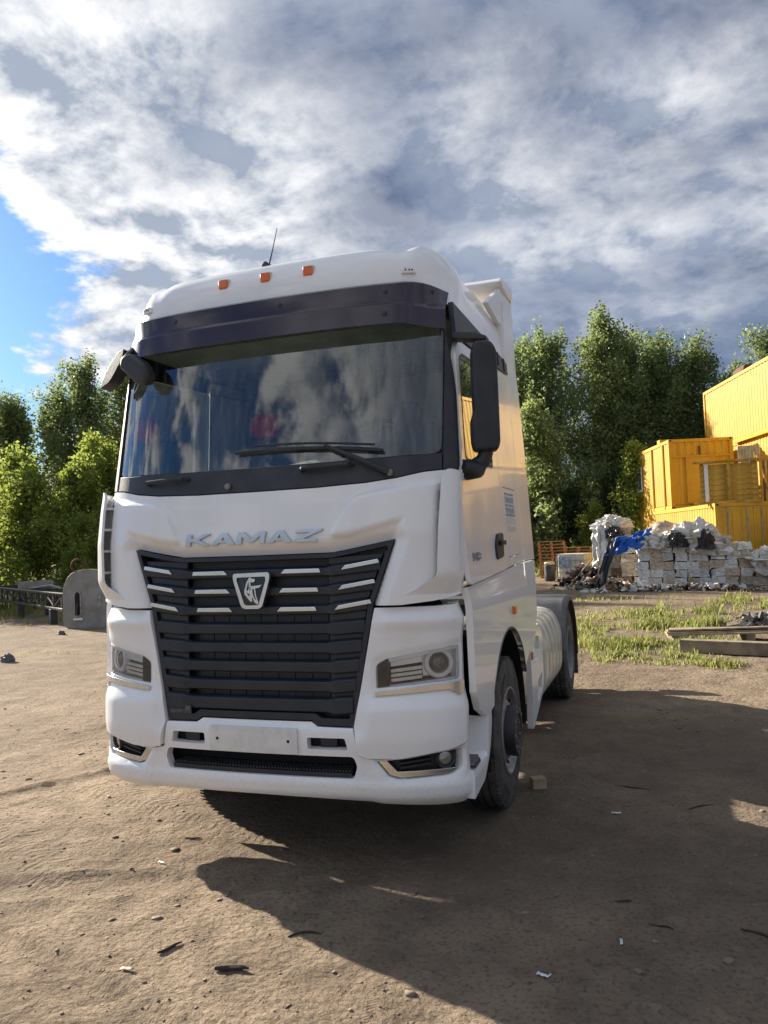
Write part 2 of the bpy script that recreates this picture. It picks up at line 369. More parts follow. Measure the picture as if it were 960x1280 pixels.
# ---- corner panels round the headlights
def corner_h(a, z):
    h = interp(z, [.60,.66,.78,.90,.925,1.0,1.06,1.27,1.34,1.395,1.41,1.45,1.50], [.02,.032,.042,.045,.042,.012,.004,.004,.012,.03,.030,.005,-.06])
    k = sstep(.0, .10, sdist((a, z), GRILLE_HALF)); lamp = sdist((a, z), HL)
    return h*(.25+.75*k)*(1-.45*sstep(1.02, 1.2, a))*(1 if h > 0 else .45) - .012*(1-sstep(0, .02, lamp))
HL = [(.738,1.175),(.80,1.205),(1.20,1.270),(1.20,1.05),(.738,.992)]
LAMP = rounded([(.745,1.165),(.81,1.198),(1.155,1.256),(1.19,1.252),(1.18,1.070),(.745,1.032)], [.03,.01,.01,.02,.02,.01])
for s in (1, -1):
    uo = 1.255
    out = [(.616,.822),(.644,.672),(.70,.655),(.86,.655),(1.06,.69),(1.20,.722),(uo-.01,.735),(uo,.90),(uo,1.36),(uo-.01,1.50),(1.19,1.485),(1.05,1.480),(.747,1.480)]
    if s < 0: out = [(-a, b) for a, b in reversed(out)]
    hole = LAMP if s > 0 else [(-a, b) for a, b in reversed(LAMP)]
    panel('bumper_corner_panel', out, front, WHITE, truck, holes=[hole], step=.018, thick=.06, sculpt=lambda u, z: corner_h(abs(u), z), bevel=.004)
    # headlight
    hl = panel('headlight', [(s*a, b) for a, b in (LAMP if s > 0 else reversed(LAMP))], front, BLACK, truck, step=.04, thick=.02, off=-.075)
    def P(poly): return [(s*a, b) for a, b in (poly if s > 0 else list(reversed(poly)))]
    panel('housing_wall', P(LAMP), front, mat('lamp_wall', (.86,.88,.90), .2, metal=.0), hl, holes=[P([(.815,1.175),(1.165,1.236),(1.16,1.082),(.815,1.048)])], step=.04, thick=.06, off=-.012, bevel=.002)
    REFL = mat('lamp_reflector', (.90,.92,.94), .14, metal=.1, var=.05)
    panel('black_corner', P([(.752,1.163),(.808,1.194),(.818,1.192),(.818,1.043),(.752,1.036)]), front, BLACK, hl, step=.06, thick=.01, off=-.008, bevel=.002)
    # light guides: three bars that fork round the projector
    for (z0, z1) in ((1.148,1.178),(1.185,1.196)):
        panel('light_bar', P([(.825,z0),(1.0,z0+.022),(1.0,z1+.030),(.825,z1)]), front, REFL, hl, step=.05, thick=.03, off=-.026, bevel=.003)
    for i in range(3):
        z0 = 1.062+i*.026
        panel('light_bar', P([(.825,z0),(1.0,z0+.018),(1.0,z0+.037),(.825,z0+.019)]), front, mat('lamp_amber_bar', (.90,.88,.82), .2, metal=.0), hl, step=.05, thick=.03, off=-.028, bevel=.003)
    c = front(s*1.075, 1.160, -.045); nrm = (front(s*1.075, 1.160, .02)-front(s*1.075, 1.160, 0)).normalized()
    q = nrm.to_track_quat('X', 'Z').to_matrix().to_4x4(); q.translation = c
    def lathe_at(name, prof, mtx, m_, par, n=28):
        b = MB().lathe(prof, n); b.v = [tuple(mtx @ Vector(v)) for v in b.v]; return b.build(name, m_, par, angle=50)
    lathe_at('projector_bezel', [(-.02,.088),(.0,.088),(.012,.080),(.012,.060),(.002,.055),(-.015,.054)], q, REFL, hl)
    lathe_at('projector_lens', [(-.012,.056),(.0,.054),(.012,.045),(.020,.026),(.023,.002)], q, mat('projector_glass', (.10,.10,.10), .04, coat=1, c2=(.16,.155,.14)), hl)
    panel('reflector', P([(1.005,1.09),(1.16,1.10),(1.165,1.232),(1.0,1.21)]), front, REFL, hl, step=.05, thick=.01, off=-.052, bevel=0)
    panel('lens', P(LAMP), front, LENS, hl, step=.03, thick=.006, off=-.004, bevel=.002)
    panel('headlight_trim', P([(.738,1.020),(1.15,1.060),(1.195,1.062),(1.185,.990),(1.155,.982),(1.10,1.018),(.738,.992)]), front, CHROME, truck, step=.03, thick=.03, off=.022, bevel=.005)

# ---- bumper with plate recess, two slots, step opening, fog-lamp pockets
OPEN = rounded(mirror_poly([(0,.655),(.605,.655),(.625,.60),(.60,.53),(0,.53)]), .02)
WIN = rounded([(.335,.692),(.575,.692),(.560,.757),(.335,.757)], .012)
FOG = rounded([(.735,.632),(.90,.648),(1.06,.676),(1.175,.696),(1.175,.585),(1.10,.546),(.86,.530),(.80,.545)], [.01,0,0,.03,.05,.03,.02,.02])
def bump_sculpt(u, z):
    a = abs(u)
    h = interp(z, [.36,.40,.44,.50,.53,.66,.70,.80,.83], [-.02,.0,.022,.022,.010,.006,.008,.006,-.01])
    if a > .68: h += .012*sstep(.68, .76, a)
    h -= .014*(1-sstep(0, .018, sdist((a, z), FOG)))
    return h
bh = [(0,.842),(.355,.842),(.395,.816),(.608,.812),(.636,.660),(.70,.645),(.86,.645),(1.06,.680),(1.20,.712),(1.25,.722),(1.25,.46),(1.20,.378),(1.05,.372),(.75,.395),(.35,.415),(0,.418)]
panel('bumper', mirror_poly(bh), front, WHITE, truck, holes=[OPEN, WIN, [(-a, b) for a, b in reversed(WIN)], FOG, [(-a, b) for a, b in reversed(FOG)]], step=.018, thick=.055, sculpt=bump_sculpt, bevel=.004)
lip = MB(); seq = [(u, interp(abs(u), [0,.35,.75,1.05,1.30], [.418,.415,.395,.372,.375])) for u in np.linspace(-1.20, 1.20, 61)]
for (u, z) in seq: lip.v += [tuple(front(u, z+.004, bump_sculpt(u, z)-.002)), tuple(front(u, z+.004, -.10)+Vector((0,.10,-.025)))]
lip.f = [(2*i, 2*i+1, 2*i+3, 2*i+2) for i in range(60)]
lip.build('bumper_underlip', WHITE, truck)
for s in (1, -1):
    def P(poly): return [(s*a, b) for a, b in (poly if s > 0 else list(reversed(poly)))]
    fi = panel('fog_lamp_insert', P(FOG), front, BLACK, truck, step=.04, thick=.01, off=-.05, bevel=0)
    for z0 in (.592, .617, .642):
        panel('rib', P([(.86,z0-.012),(1.03,z0+.012),(1.03,z0+.024),(.86,z0)]), front, BLACK, fi, step=.06, thick=.03, off=-.02, bevel=.002)
    panel('chrome_strip', P([(.742,.630),(.79,.634),(.845,.572),(1.14,.582),(1.155,.572),(1.10,.553),(.862,.537),(.806,.552)]), front, CHROME, fi, step=.03, thick=.02, off=-.004, bevel=.003)
    c = front(s*1.085, .632, -.035); nrm = (front(s*1.085, .632, .02)-front(s*1.085, .632, 0)).normalized()
    q = nrm.to_track_quat('X', 'Z').to_matrix().to_4x4(); q.translation = c
    for nm, prof, m_ in (('fog_bezel', [(-.02,.058),(.018,.058),(.024,.052),(.02,.043),(.0,.041)], HUB), ('fog_lamp', [(-.01,.042),(.006,.04),(.014,.026),(.016,.002)], mat('fog_glass', (.42,.43,.42), .08, metal=.5, coat=1))):
        lathe_at(nm, prof, q, m_, fi)
    panel('slot_backing', P(rounded([(.325,.685),(.585,.685),(.57,.763),(.325,.763)], .01)), front, DARK, truck, step=.05, thick=.01, off=-.06, bevel=0)
    panel('slot_mesh', P([(.40,.69),(.50,.69),(.50,.76),(.40,.76)]), front, GRILLE, truck, step=.05, thick=.02, off=-.035, bevel=.002)
panel('step_backing', mirror_poly([(0,.665),(.63,.665),(.645,.515),(0,.515)]), front, DARK, truck, step=.06, thick=.01, off=-.13, bevel=0)
st = MB()
for i in range(40):
    u = -.585+1.17*i/39; a, b = front(u, .55, -.008), front(u, .55, -.12)
    st.v += [(a.x, a.y, .556), (b.x, b.y, .566), (b.x, b.y, .525), (a.x, a.y, .525)]
for i in range(39):
    for j in range(4): st.f.append((4*i+j, 4*i+(j+1) % 4, 4*i+4+(j+1) % 4, 4*i+4+j))
step = st.build('front_step', BLACK, truck, angle=30)
for j in range(3):
    t = MB(); 
    for i in range(58):
        u = -.57+1.14*i/57; p = front(u, .55, -.03-.034*j); t.box((p.x-.006, p.y-.011, .560+.003*j), (p.x+.006, p.y+.011, .570+.003*j))
    t.build('tread_row', BLACK, step, smooth=False)
pl = panel('licence_plate', rounded([(-.29,.662),(.28,.662),(.28,.806),(-.29,.806)], .012), front, PLATE, truck, step=.08, thick=.02, off=.024, bevel=.002)
for x in (-.235, .225):
    p = front(x, .737, .025); MB().lathe([(-.003,.0085),(.001,.0085),(.002,.006),(.002,.0)], 12).build('screw_hole', DARK, pl).matrix_local = Matrix.Translation(p) @ Matrix.Rotation(-math.pi/2, 4, 'Z')

# ---- inner body that closes the gaps behind the skin
def loft(name, zs, us, h, m, parent, fn=front):
    b = MB(); n = len(us)
    for z in zs:
        for u in us: b.v.append(tuple(fn(u, z, h)))
    for i in range(len(zs)-1):
        for j in range(n-1): b.f.append((i*n+j, i*n+j+1, (i+1)*n+j+1, (i+1)*n+j))
    return b.build(name, m, parent)
US = np.linspace(-1.26, 1.26, 47)
loft('inner_body', [.46,.7,1.0,1.3,1.5], US, -.125, DARK, truck); loft('inner_body', [1.5,1.8,2.0,2.2], np.linspace(-1.25, 1.25, 41), -.135, DARK, truck)

# ---- grille
gb = panel('grille', [(x*.995, z) for x, z in GRILLE_OUT], front, GRILLE, truck, step=.05, thick=.01, off=-.095, bevel=0)
def inner(poly, d):
    c = Vector((0, 1.33)); return [tuple(Vector(p)+(c-Vector(p)).normalized()*d) for p in poly]
frame_in = mirror_poly([(0,1.770),(.50,1.772),(.57,1.782),(.832,1.828),(.712,1.51),(.585,.862),(.42,.862),(.38,.888),(0,.888)])
panel('grille_frame', GRILLE_OUT, front, GRILLE, gb, holes=[frame_in], step=.04, thick=.07, off=-.012, bevel=.004)
def gedge(z): return interp(z, [.82,1.51,1.86], [.592,.715,.845])
def slat(z, hgt, off, rise=.03, name='slat', depth=.05, kink=.45):
    """one full-width slat: flat in the middle, kicking forward and up towards both ends"""
    b = MB(); e = gedge(z+.02)-.006; us = sorted(set([float(v) for v in np.linspace(-e, e, 37)]+[-kink, kink, -kink-.05, kink+.05]))
    prof = [(0,-hgt/2),(-.012,-hgt/2-.008),(-depth,-hgt/2),(-depth,hgt/2),(-.02,hgt/2),(0,hgt/2-.012)]
    for u in us:
        k = sstep(kink, kink+.05, abs(u)); dz = rise*max(0, (abs(u)-kink)/(e-kink)); o = off+.022*k
        for (d, zz) in prof: b.v.append(tuple(front(u, z+dz+zz*(1+.25*k), o+d)))
    n = len(prof)
    for i in range(len(us)-1):
        for j in range(n): b.f.append((i*n+j, i*n+(j+1) % n, (i+1)*n+(j+1) % n, (i+1)*n+j))
    b.f.append(tuple(range(n))); b.f.append(tuple(len(us)*n-1-j for j in range(n)))
    return b.build(name, GRILLE, gb, bevel=.004, angle=40)
for z in (1.700, 1.590, 1.480): slat(z, .052, -.030, .030)
for z in (1.372, 1.262, 1.152, 1.042): slat(z, .062, -.030, .016)
slat(.935, .075, -.022, .01, 'lower_slat')
for s in (1, -1):                                             # side cheeks between the slats
    for z0, z1 in ((1.50,1.57),(1.61,1.68),(1.395,1.455),(1.285,1.350),(1.175,1.240),(1.065,1.130),(.965,1.020),(1.73,1.775),(.87,.91)):
        e0, e1 = gedge(z0)-.01, gedge(z1)-.01; poly = [(.475,z0+.004),(e0,z0+.018),(e1,z1+.012),(.475,z1-.004)]
        panel('grille_cheek', [(s*a, b) for a, b in (poly if s > 0 else reversed(poly))], front, GRILLE, gb, step=.06, thick=.02, off=-.034, bevel=.003)
for i in range(9):
    u = -.44+.11*i
    for z0, z1 in ((.97,1.02),(1.063,1.131),(1.173,1.241),(1.283,1.351),(1.393,1.454)):
        b = MB(); b.add([front(u-.004,z0,-.089), front(u+.004,z0,-.089), front(u+.004,z1,-.089), front(u-.004,z1,-.089), front(u-.006,z0,-.1), front(u+.006,z0,-.1), front(u+.006,z1,-.1), front(u-.006,z1,-.1)], [(0,1,2,3),(0,4,5,1),(1,5,6,2),(2,6,7,3),(3,7,4,0)])
        b.build('grille_rib', GRILLE, gb, smooth=False)
hc = MB()                                                      # honeycomb between the upper slats: too small to pick apart
for z0, z1 in ((1.51,1.56),(1.62,1.672),(1.73,1.768)):
    for i in range(60):
        for j in range(3):
            u = -.45+.0152*i+(.0076 if j % 2 else 0); z = z0+.006+(z1-z0-.008)*j/2
            if abs(u) > .46: continue
            ring = [(u+.0078*math.cos(math.pi/3*q+.52), z+.0105*math.sin(math.pi/3*q+.52)) for q in range(6)]; ri = [(u+(a-u)*.68, z+(b_-z)*.68) for a, b_ in ring]
            n0 = len(hc.v); hc.v += [tuple(front(a, b_, -.062)) for a, b_ in ring+ri]
            hc.f += [(n0+q, n0+(q+1) % 6, n0+6+(q+1) % 6, n0+6+q) for q in range(6)]
tag(hc.build('honeycomb_mesh', GRILLE, gb, smooth=False), kind='stuff')
for s in (1, -1):
    for z, x0, x1 in ((1.700,.180,.425),(1.590,.165,.410),(1.480,.150,.395)):
        poly = [(x0-.004,z-.013),(x1+.005,z-.012),(x1-.004,z+.013),(x0+.022,z+.014)]
        panel('chrome_bar', [(s*a, b) for a, b in (poly if s > 0 else reversed(poly))], front, CHROME, gb, step=.05, thick=.02, off=-.014, bevel=.004)
    for z, x0, x1 in ((1.715,.560,.780),(1.602,.540,.755),(1.488,.515,.730)):
        poly = [(x0,z-.016),(x1+.004,z+.018),(x1-.004,z+.042),(x0+.024,z+.012)]
        panel('chrome_bar', [(s*a, b) for a, b in (poly if s > 0 else reversed(poly))], front, CHROME, gb, step=.05, thick=.03, off=.010, bevel=.004)
dirt = panel('faded_patch', [(-.595,.862),(-.44,.862),(-.44,.905),(-.60,.925)], front, mat('faded_plastic', (.12,.115,.10), .7, var=.4, vscale=25), gb, step=.05, thick=.004, off=-.008, bevel=.001)
# emblem shield
SH = rounded([(-.118,1.695),(.122,1.70),(.122,1.66),(.068,1.487),(-.062,1.487),(-.118,1.66)], [.035,.035,.02,.03,.03,.02])
SHI = rounded([(-.093,1.672),(.097,1.676),(.097,1.652),(.049,1.508),(-.043,1.508),(-.093,1.652)], [.022,.022,.012,.015,.015,.012])
em = panel('emblem', SH, front, CHROME, gb, holes=[SHI], step=.05, thick=.03, off=.020, bevel=.006, seg=3)
panel('emblem_field', SHI, front, BADGEBLUE, em, step=.05, thick=.01, off=.006, bevel=0)
def hp(l): return [((x-460)*.000385+.002, 1.592-(y-470)*.000385) for x, y in l]
H1 = [(430,258),(470,285),(520,290),(515,322),(485,345),(442,332),(446,395),(520,392),(640,378),(585,425),(520,432),(535,545),(575,655),(545,678),(500,640),(470,560),(465,640),(430,630),(385,580),(335,520),(332,465),(352,400),(372,335),(405,290)]
H2 = [[(400,345),(412,340),(412,440),(385,470),(372,455)],[(425,400),(436,400),(440,455),(425,470)],[(375,495),(420,520),(430,550),(395,535)],[(470,440),(500,445),(515,560),(545,630),(500,575),(478,510)]]
panel('horse_mark', list(reversed(hp(H1))), front, CHROME, em, holes=[hp(h) for h in H2], step=.03, thick=.006, off=.013, bevel=.001)
# raised lettering
LET = {'K': [(0,0),(.2,0),(.2,.36),(.36,.36),(.74,0),(1.04,0),(.55,.5),(1.0,1),(.72,1),(.38,.63),(.2,.63),(.2,1),(0,1)],
       'A': [(0,0),(.26,0),(.35,.2),(.65,.2),(.74,0),(1,0),(.61,1),(.39,1)], 'M': [(0,0),(.18,0),(.18,.62),(.42,.12),(.58,.12),(.82,.62),(.82,0),(1,0),(1,1),(.76,1),(.5,.42),(.24,1),(0,1)],
       'Z': [(0,0),(.96,0),(.90,.26),(.40,.26),(1.06,.84),(1.12,1),(.04,1),(.0,.74),(.60,.74),(-.02,.18)]}
lm = mat('letter_silver', (.60,.62,.65), .30, metal=.6, var=.05)
xx = -.452
for ch, wdt in zip('KAMAZ', (.168,.165,.185,.165,.152)):
    poly = [(xx+a*wdt+.012*b, 1.868+b*.070) for a, b in LET[ch]]
    panel('letter', poly, front, lm, truck, holes=[[(xx+a*wdt+.012*b, 1.868+b*.070) for a, b in [(.43,.40),(.57,.40),(.5,.66)]]] if ch == 'A' else [], step=.04, thick=.012, off=.016, bevel=.0015)
    xx += wdt+.012

# ---- corner air deflectors standing off the cab corners
for s in (1, -1):
    def P(poly): return [(s*a, b) for a, b in (poly if s > 0 else list(reversed(poly)))]
    fo = rounded([(1.083,2.20),(1.10,2.235),(1.245,2.235),(1.265,1.70),(1.25,1.60),(1.20,1.545),(1.05,1.516),(.885,1.500),(.90,1.540),(1.02,1.600),(1.062,1.640)], [.01,.02,.02,.05,.05,.03,.02,.01,.01,.04,.04])
    def fin_h(u, z): return .014+(.072-.050*sstep(1.10, 1.22, abs(u)))*sstep(1.50, 1.68, z)
    fin = panel('corner_deflector', P(fo), front, WHITE, truck, step=.022, thick=.016, sculpt=fin_h, bevel=.005)
    for z in (1.72, 1.86, 2.00, 2.14):
        b = MB()
        for u in np.linspace(1.09, 1.24, 8):
            a0, a1 = front(s*u, z, fin_h(u, z)-.01), front(s*u, z, -.12)
            b.v += [(*a0.xy, z-.008), (*a0.xy, z+.008), (*a1.xy, z+.008), (*a1.xy, z-.008)]
        for i in range(7):
            for j in range(4): b.f.append((4*i+j, 4*i+(j+1) % 4, 4*i+4+(j+1) % 4, 4*i+4+j))
        b.f += [(0,1,2,3), (28,31,30,29)]
        b.build('deflector_rung', WHITE, fin, smooth=False)

# ---- windscreen, cowl band, pillars
panel('windshield', rounded(mirror_poly([(0,2.333),(.5,2.336),(1.098,2.352),(1.098,3.24),(0,3.24)]), [0,0,.05,.02,0,.02,.05,0]), front, GLASS, truck, step=.05, thick=.006, off=-.012, bevel=0)
band = panel('cowl_band', mirror_poly([(0,2.186),(.40,2.188),(.70,2.200),(.88,2.220),(1.02,2.248),(1.10,2.258),(1.10,2.352),(1.0,2.343),(.5,2.333),(0,2.330)]), front, BLACK, truck, step=.03, thick=.05, off=-.004, bevel=.006)
for s in (1, -1):
    def P(poly): return [(s*a, b) for a, b in (poly if s > 0 else list(reversed(poly)))]
    panel('windshield_pillar', P([(1.104,2.258),(uside(.385,2.26),2.258),(uside(.44,2.7),2.7),(uside(.50,3.285),3.285),(1.104,3.285)]), front, BLACK, truck, step=.03, thick=.05, off=.0, bevel=.006)
for x0, x1, z0 in ((-.80,-.48,2.245), (.30,.62,2.262)):        # grab handles in the band
    b = MB(); pts = [front(x0,z0+.035,.0), front(x0+.02,z0+.03,.035), front((x0+x1)/2,z0+.032,.04), front(x1-.02,z0+.04,.035), front(x1,z0+.045,.0)]
    b.tube(pts, .014, 8).build('grab_handle', BLACK, band)
for x, z in ((-.18,2.222),(.84,2.245)):
    p = front(x, z, .004); b = MB().lathe([(0,.021),(.014,.018),(.02,.010),(.02,0)], 14); b.build('washer_nozzle', STEEL, band).matrix_local = Matrix.Translation(p) @ Matrix.Rotation(-math.pi/2, 4, 'Z')
def wiper(pv, el, b0, b1):
    w = MB().tube([front(*pv,.02), front((pv[0]*.5+el[0]*.5), (pv[1]+el[1])/2, .05), front(*el,.035)], [.020,.014,.010], 8).build('wiper', BLACK, truck)
    MB().tube([front(b0[0]+(b1[0]-b0[0])*t, b0[1]+(b1[1]-b0[1])*t+.02*math.sin(math.pi*t), .016) for t in np.linspace(0,1,9)], .011, 6).build('wiper_blade', BLACK, w)
    MB().tube([front(b0[0]+(b1[0]-b0[0])*t, b0[1]+(b1[1]-b0[1])*t+.028+.018*math.sin(math.pi*t), .028) for t in np.linspace(.15,.95,7)], .007, 6).build('blade_carrier', BLACK, w)
wiper((.83,2.245), (.45,2.425), (-.14,2.425), (.80,2.375))

# ---- sun visor: smoked plastic, two tiers
b = MB(); us = np.linspace(-1.095, 1.095, 61)
prof = [(.035,3.402),(.062,3.385),(.076,3.285),(.080,3.262),(.108,3.238),(.112,3.118),(.105,3.118),(.099,3.230),(.071,3.254),(.066,3.285),(.052,3.378)]
for u in us:
    k = sstep(.86, 1.095, abs(u)); 
    for h, z in prof: b.v.append(tuple(front(u, z-.02*k, h*(1-.45*k)-.02*k)))
n = len(prof)
for i in range(60):
    for j in range(n): b.f.append((i*n+j, i*n+(j+1) % n, (i+1)*n+(j+1) % n, (i+1)*n+j))
b.f += [tuple(range(n)), tuple(60*n+j for j in reversed(range(n)))]
vis = b.build('sun_visor', VISOR, truck, bevel=.006, angle=30)
for u in (-.62,.14,.80,1.0):
    for z, h in ((3.335,.069),) if u != .80 else ((3.335,.069),(3.180,.110)):
        k = sstep(.86, 1.095, abs(u)); p = front(u, z, h*(1-.45*k)-.02*k-.004)
        MB().lathe([(0,.017),(.008,.015),(.012,.008),(.012,0)], 12).build('bolt', HUB, vis).matrix_local = Matrix.Translation(p) @ Matrix.Rotation(-math.pi/2, 4, 'Z')

# ---- roof
def roof_pt(u, z, h=0.):
    a = abs(u); t = max(0, min(1, (z-3.36)/.30)); lobe = sstep(.80, .90, a)*(1-sstep(1.12, 1.55, a))*t
    p = front(u, z, .004+.030*lobe); p.z += .016*lobe
    p.z += .14*sstep(.5, 2.2, p.y)*max(0, (z-3.30)/.43)
    p.x *= 1-.03*sstep(.5, 2.2, p.y)*max(0, (z-3.4)/.33)
    return p
RZ = [3.28,3.34,3.40,3.44,3.48,3.52,3.56,3.60,3.63,3.66,3.68,3.70,3.715,3.73]; b = MB(); nU = 0
def roof_us(z):
    e = uside(2.28, z); fr_ = np.linspace(0, 1.34, 62); bk = np.linspace(1.34, e, 14)[1:]; h = np.concatenate([fr_, bk]); return np.concatenate([-h[:0:-1], h])
rows = [[roof_pt(u, z) for u in roof_us(z)] for z in RZ]; nU = len(rows[0])
for rw in rows: b.v += [tuple(p) for p in rw]
for i in range(len(RZ)-1):
    for j in range(nU-1): b.f.append((i*nU+j, i*nU+j+1, (i+1)*nU+j+1, (i+1)*nU+j))
L = (len(RZ)-1)*nU; half = nU//2
for j in range(half): b.f.append((L+j, L+j+1, L+nU-2-j, L+nU-1-j) if j+1 < nU-2-j else (L+j, L+j+1, L+nU-1-j))
b.f.append(tuple([i*nU for i in range(len(RZ))]+[i*nU+nU-1 for i in reversed(range(len(RZ)))]))
roof = b.build('roof', WHITE, truck, angle=50)
for x in (-.305, 0, .295):
    p = roof_pt(x, 3.555); lampo = MB().box((-.031,-.018,-.030), (.031,.022,.030)).build('marker_lamp', ORANGE, roof, bevel=.008)
    lampo.location = p+Vector((0,-.008,0)); MB().box((-.038,.002,-.037), (.038,.035,.037)).build('lamp_base', PLATE, lampo, bevel=.006)
for s in (1, -1):
    p = roof_pt(s*.87, 3.475); o = MB().prism([(-.045,-.02),(.045,-.02),(.030,.022),(-.030,.022)], -.022, .02).build('roof_bracket', WHITE, roof, bevel=.005); o.location = p; o.rotation_euler = (0,0,s*.35)
    for dx in (-.018, .004, .022): MB().lathe([(0,.005),(.003,.005),(.003,0)], 8).build('bracket_hole', DARK, o).matrix_local = Matrix.Translation((dx,-.0225,0)) @ Matrix.Rotation(-math.pi/2, 4, 'Z')
an = MB().prism([(-.04,0),(.04,0),(.022,.035),(.006,.05),(-.006,.05),(-.022,.035)], -.06, .06).build('antenna', BLACK, roof, bevel=.008); an.location = (-.135,.66,3.722)
MB().tube([(0,0,.04),(.03,.0,.14),(.065,.01,.29)], [.006,.004,.0025], 6).build('antenna_rod', BLACK, an)
# rear roof spoiler and side extenders
b = MB().prism([(2.20,3.93),(2.30,3.985),(2.50,4.025),(2.74,4.03),(2.76,3.90),(2.52,3.885),(2.30,3.89)], -1.165, 1.165, 'yz')
b.build('roof_spoiler', WHITE, truck, bevel=.02, seg=3)
for s in (1, -1):
    S = side(s)
    MB().prism([(1.70,3.62),(2.30,3.56),(2.75,3.56),(2.735,3.895),(2.26,3.89)], s*1.125-.02, s*1.125+.02, 'yz').build('spoiler_side_plate', WHITE, truck, bevel=.006)
    ext = [(2.29,1.655),(2.80,1.655),(2.82,2.6),(2.80,3.30),(2.76,3.75),(2.73,3.895),(2.29,3.80)]
    panel('side_extender', ext, lambda y, z, h, S=S, s=s: (S(y, min(z, 3.30), h)+Vector((-s*.0*max(0, z-3.30), 0, max(0, z-3.30)))), WHITE, truck, step=.08, thick=.03, off=.0, bevel=.006, flip=s < 0)
    panel('lower_extender', [(2.29,1.645),(2.80,1.645),(2.78,1.20),(2.62,1.02),(2.29,.98)], S, WHITE, truck, step=.08, thick=.03, off=.0, bevel=.006, flip=s < 0)
    # door, cab side
    win = rounded([(.50,2.335),(1.30,2.345),(1.30,3.02),(.66,2.99),(.58,2.95)], [.06,.05,.07,.03,.03])
    dr = panel('door', rounded([(.30,1.585),(1.46,1.628),(1.50,1.70),(1.50,3.115),(.58,3.075),(.49,2.97),(.435,2.55),(.395,2.26),(.31,2.20)], [.03,.04,.02,.03,.08,.03,0,.02,.02]), S, WHITE, truck, holes=[win], step=.05, thick=.03, off=0.,
               sculpt=lambda y, z: .012*(1-sstep(1.60, 1.72, z))-.012*sstep(2.2, 2.32, z)*0, bevel=.005, flip=s < 0)
    panel('door_window', [( .5*(a+.88)+.5*a if False else a, b_) for a, b_ in win], S, SGLASS, dr, step=.1, thick=.006, off=-.018, bevel=0, flip=s < 0)
    panel('window_seal', rounded([(.485,2.32),(1.315,2.33),(1.315,3.035),(.655,3.005),(.565,2.962)], [.06,.05,.07,.03,.03]), S, BLACK, dr, holes=[win], step=.1, thick=.01, off=.002, bevel=.002, flip=s < 0)
    ho = rounded([(1.14,1.70),(1.36,1.715),(1.40,1.885),(1.20,1.875),(1.12,1.80)], .03)
    hd = panel('door_handle', ho, S, BLACK, dr, step=.05, thick=.03, off=.016, bevel=.008, flip=s < 0)
    MB().box((-.012,-.075,-.016), (.012,.075,.016)).build('handle_grip', HUB, hd, bevel=.006).location = (s*(wd(1.8)+.030), 1.27, 1.815)
    panel('cab_side_panel', [(1.508,1.632),(2.28,1.662),(2.28,3.30),(1.508,3.20)], S, WHITE, truck, holes=[[(1.60,1.70),(2.12,1.715),(2.12,2.22),(1.60,2.22)]], step=.07, thick=.03, off=0., bevel=.004, flip=s < 0)
    panel('storage_hatch', [(1.606,1.706),(2.114,1.721),(2.114,2.214),(1.606,2.214)], S, WHITE, truck, step=.08, thick=.03, off=.0, bevel=.004, flip=s < 0)
    panel('side_roof_trim', [(.505,3.08),(.60,3.085),(1.50,3.12),(2.28,3.17),(2.28,3.275),(1.4,3.285),(.51,3.29)], S, BLACK, truck, step=.06, thick=.03, off=.012, bevel=.008, flip=s < 0)
    for y in (1.55, 1.85, 2.1): panel('trim_rib', [(y,3.17),(y+.02,3.17),(y+.02,3.27),(y,3.27)], S, HUB, truck, step=.2, thick=.01, off=.022, bevel=.002, flip=s < 0)
    # lower side skirt with wheel arch
    AY, AZ, AR = 1.41, .52, .69
    arch = [(AY+AR*math.cos(R(a)), AZ+AR*math.sin(R(a))) for a in range(148, 24, -6)]
    arch = [(y, z) for y, z in arch]
    sk = [(.30,1.572),(.30,.98),(.40,.86),(.60,.78)]+[(arch[0][0]-.02, .80)]+arch+[(2.28,.96),(2.28,1.648),(1.5,1.618)]
    panel('side_skirt', sk, S, WHITE, truck, step=.05, thick=.04, off=.010, sculpt=lambda y, z: .016*sstep(1.50, 1.42, z) if False else -.020*sstep(1.47, 1.55, z), bevel=.006, flip=s < 0)
    ar2 = [(AY+(AR+.012)*math.cos(R(a)), AZ+(AR+.012)*math.sin(R(a))) for a in range(150, 22, -6)]
    panel('arch_lip', ar2+arch[::-1], S, FENDER, truck, step=.08, thick=.05, off=.014, bevel=.004, flip=s < 0)
    # wheel house
    wh = MB(); A = [R(a) for a in np.linspace(190, -10, 25)]
    for a in A:
        y, z = AY+(AR-.01)*math.cos(a), AZ+(AR-.01)*math.sin(a); wh.v += [(s*1.23,y,z),(s*.78,y,z)]
    wh.f = [(2*i,2*i+1,2*i+3,2*i+2) for i in range(24)]; wh.v.append((s*.78,AY,AZ)); c0 = len(wh.v)-1; wh.f += [(c0,2*i+1,2*i+3) for i in range(24)]
    wh.build('wheel_house', DARK, truck)
    # front step behind the bumper
    fs = panel('front_step_panel', rounded([(.27,.385),(.55,.42),(.70,.55),(.755,.72),(.74,.80),(.60,.775),(.40,.85),(.29,.95),(.27,.93)], [.01,.04,.06,.04,.03,.01,.01,.01,.01]), S, WHITE, truck, step=.025, thick=.05, off=.004,
               sculpt=lambda y, z: -.12*sstep(.535, .560, z)*(1-sstep(.55, .64, y)), bevel=.006, flip=s < 0)
    tr_ = MB().prism([(.30,1.125),(.56,1.125),(.53,1.20),(.44,1.236),(.30,1.236)], .553, .563, 'xy'); tr_.v = [(s*b_, a_, c_) for a_, b_, c_ in tr_.v]; tr_.build('step_tread', HUB, fs, bevel=.002)
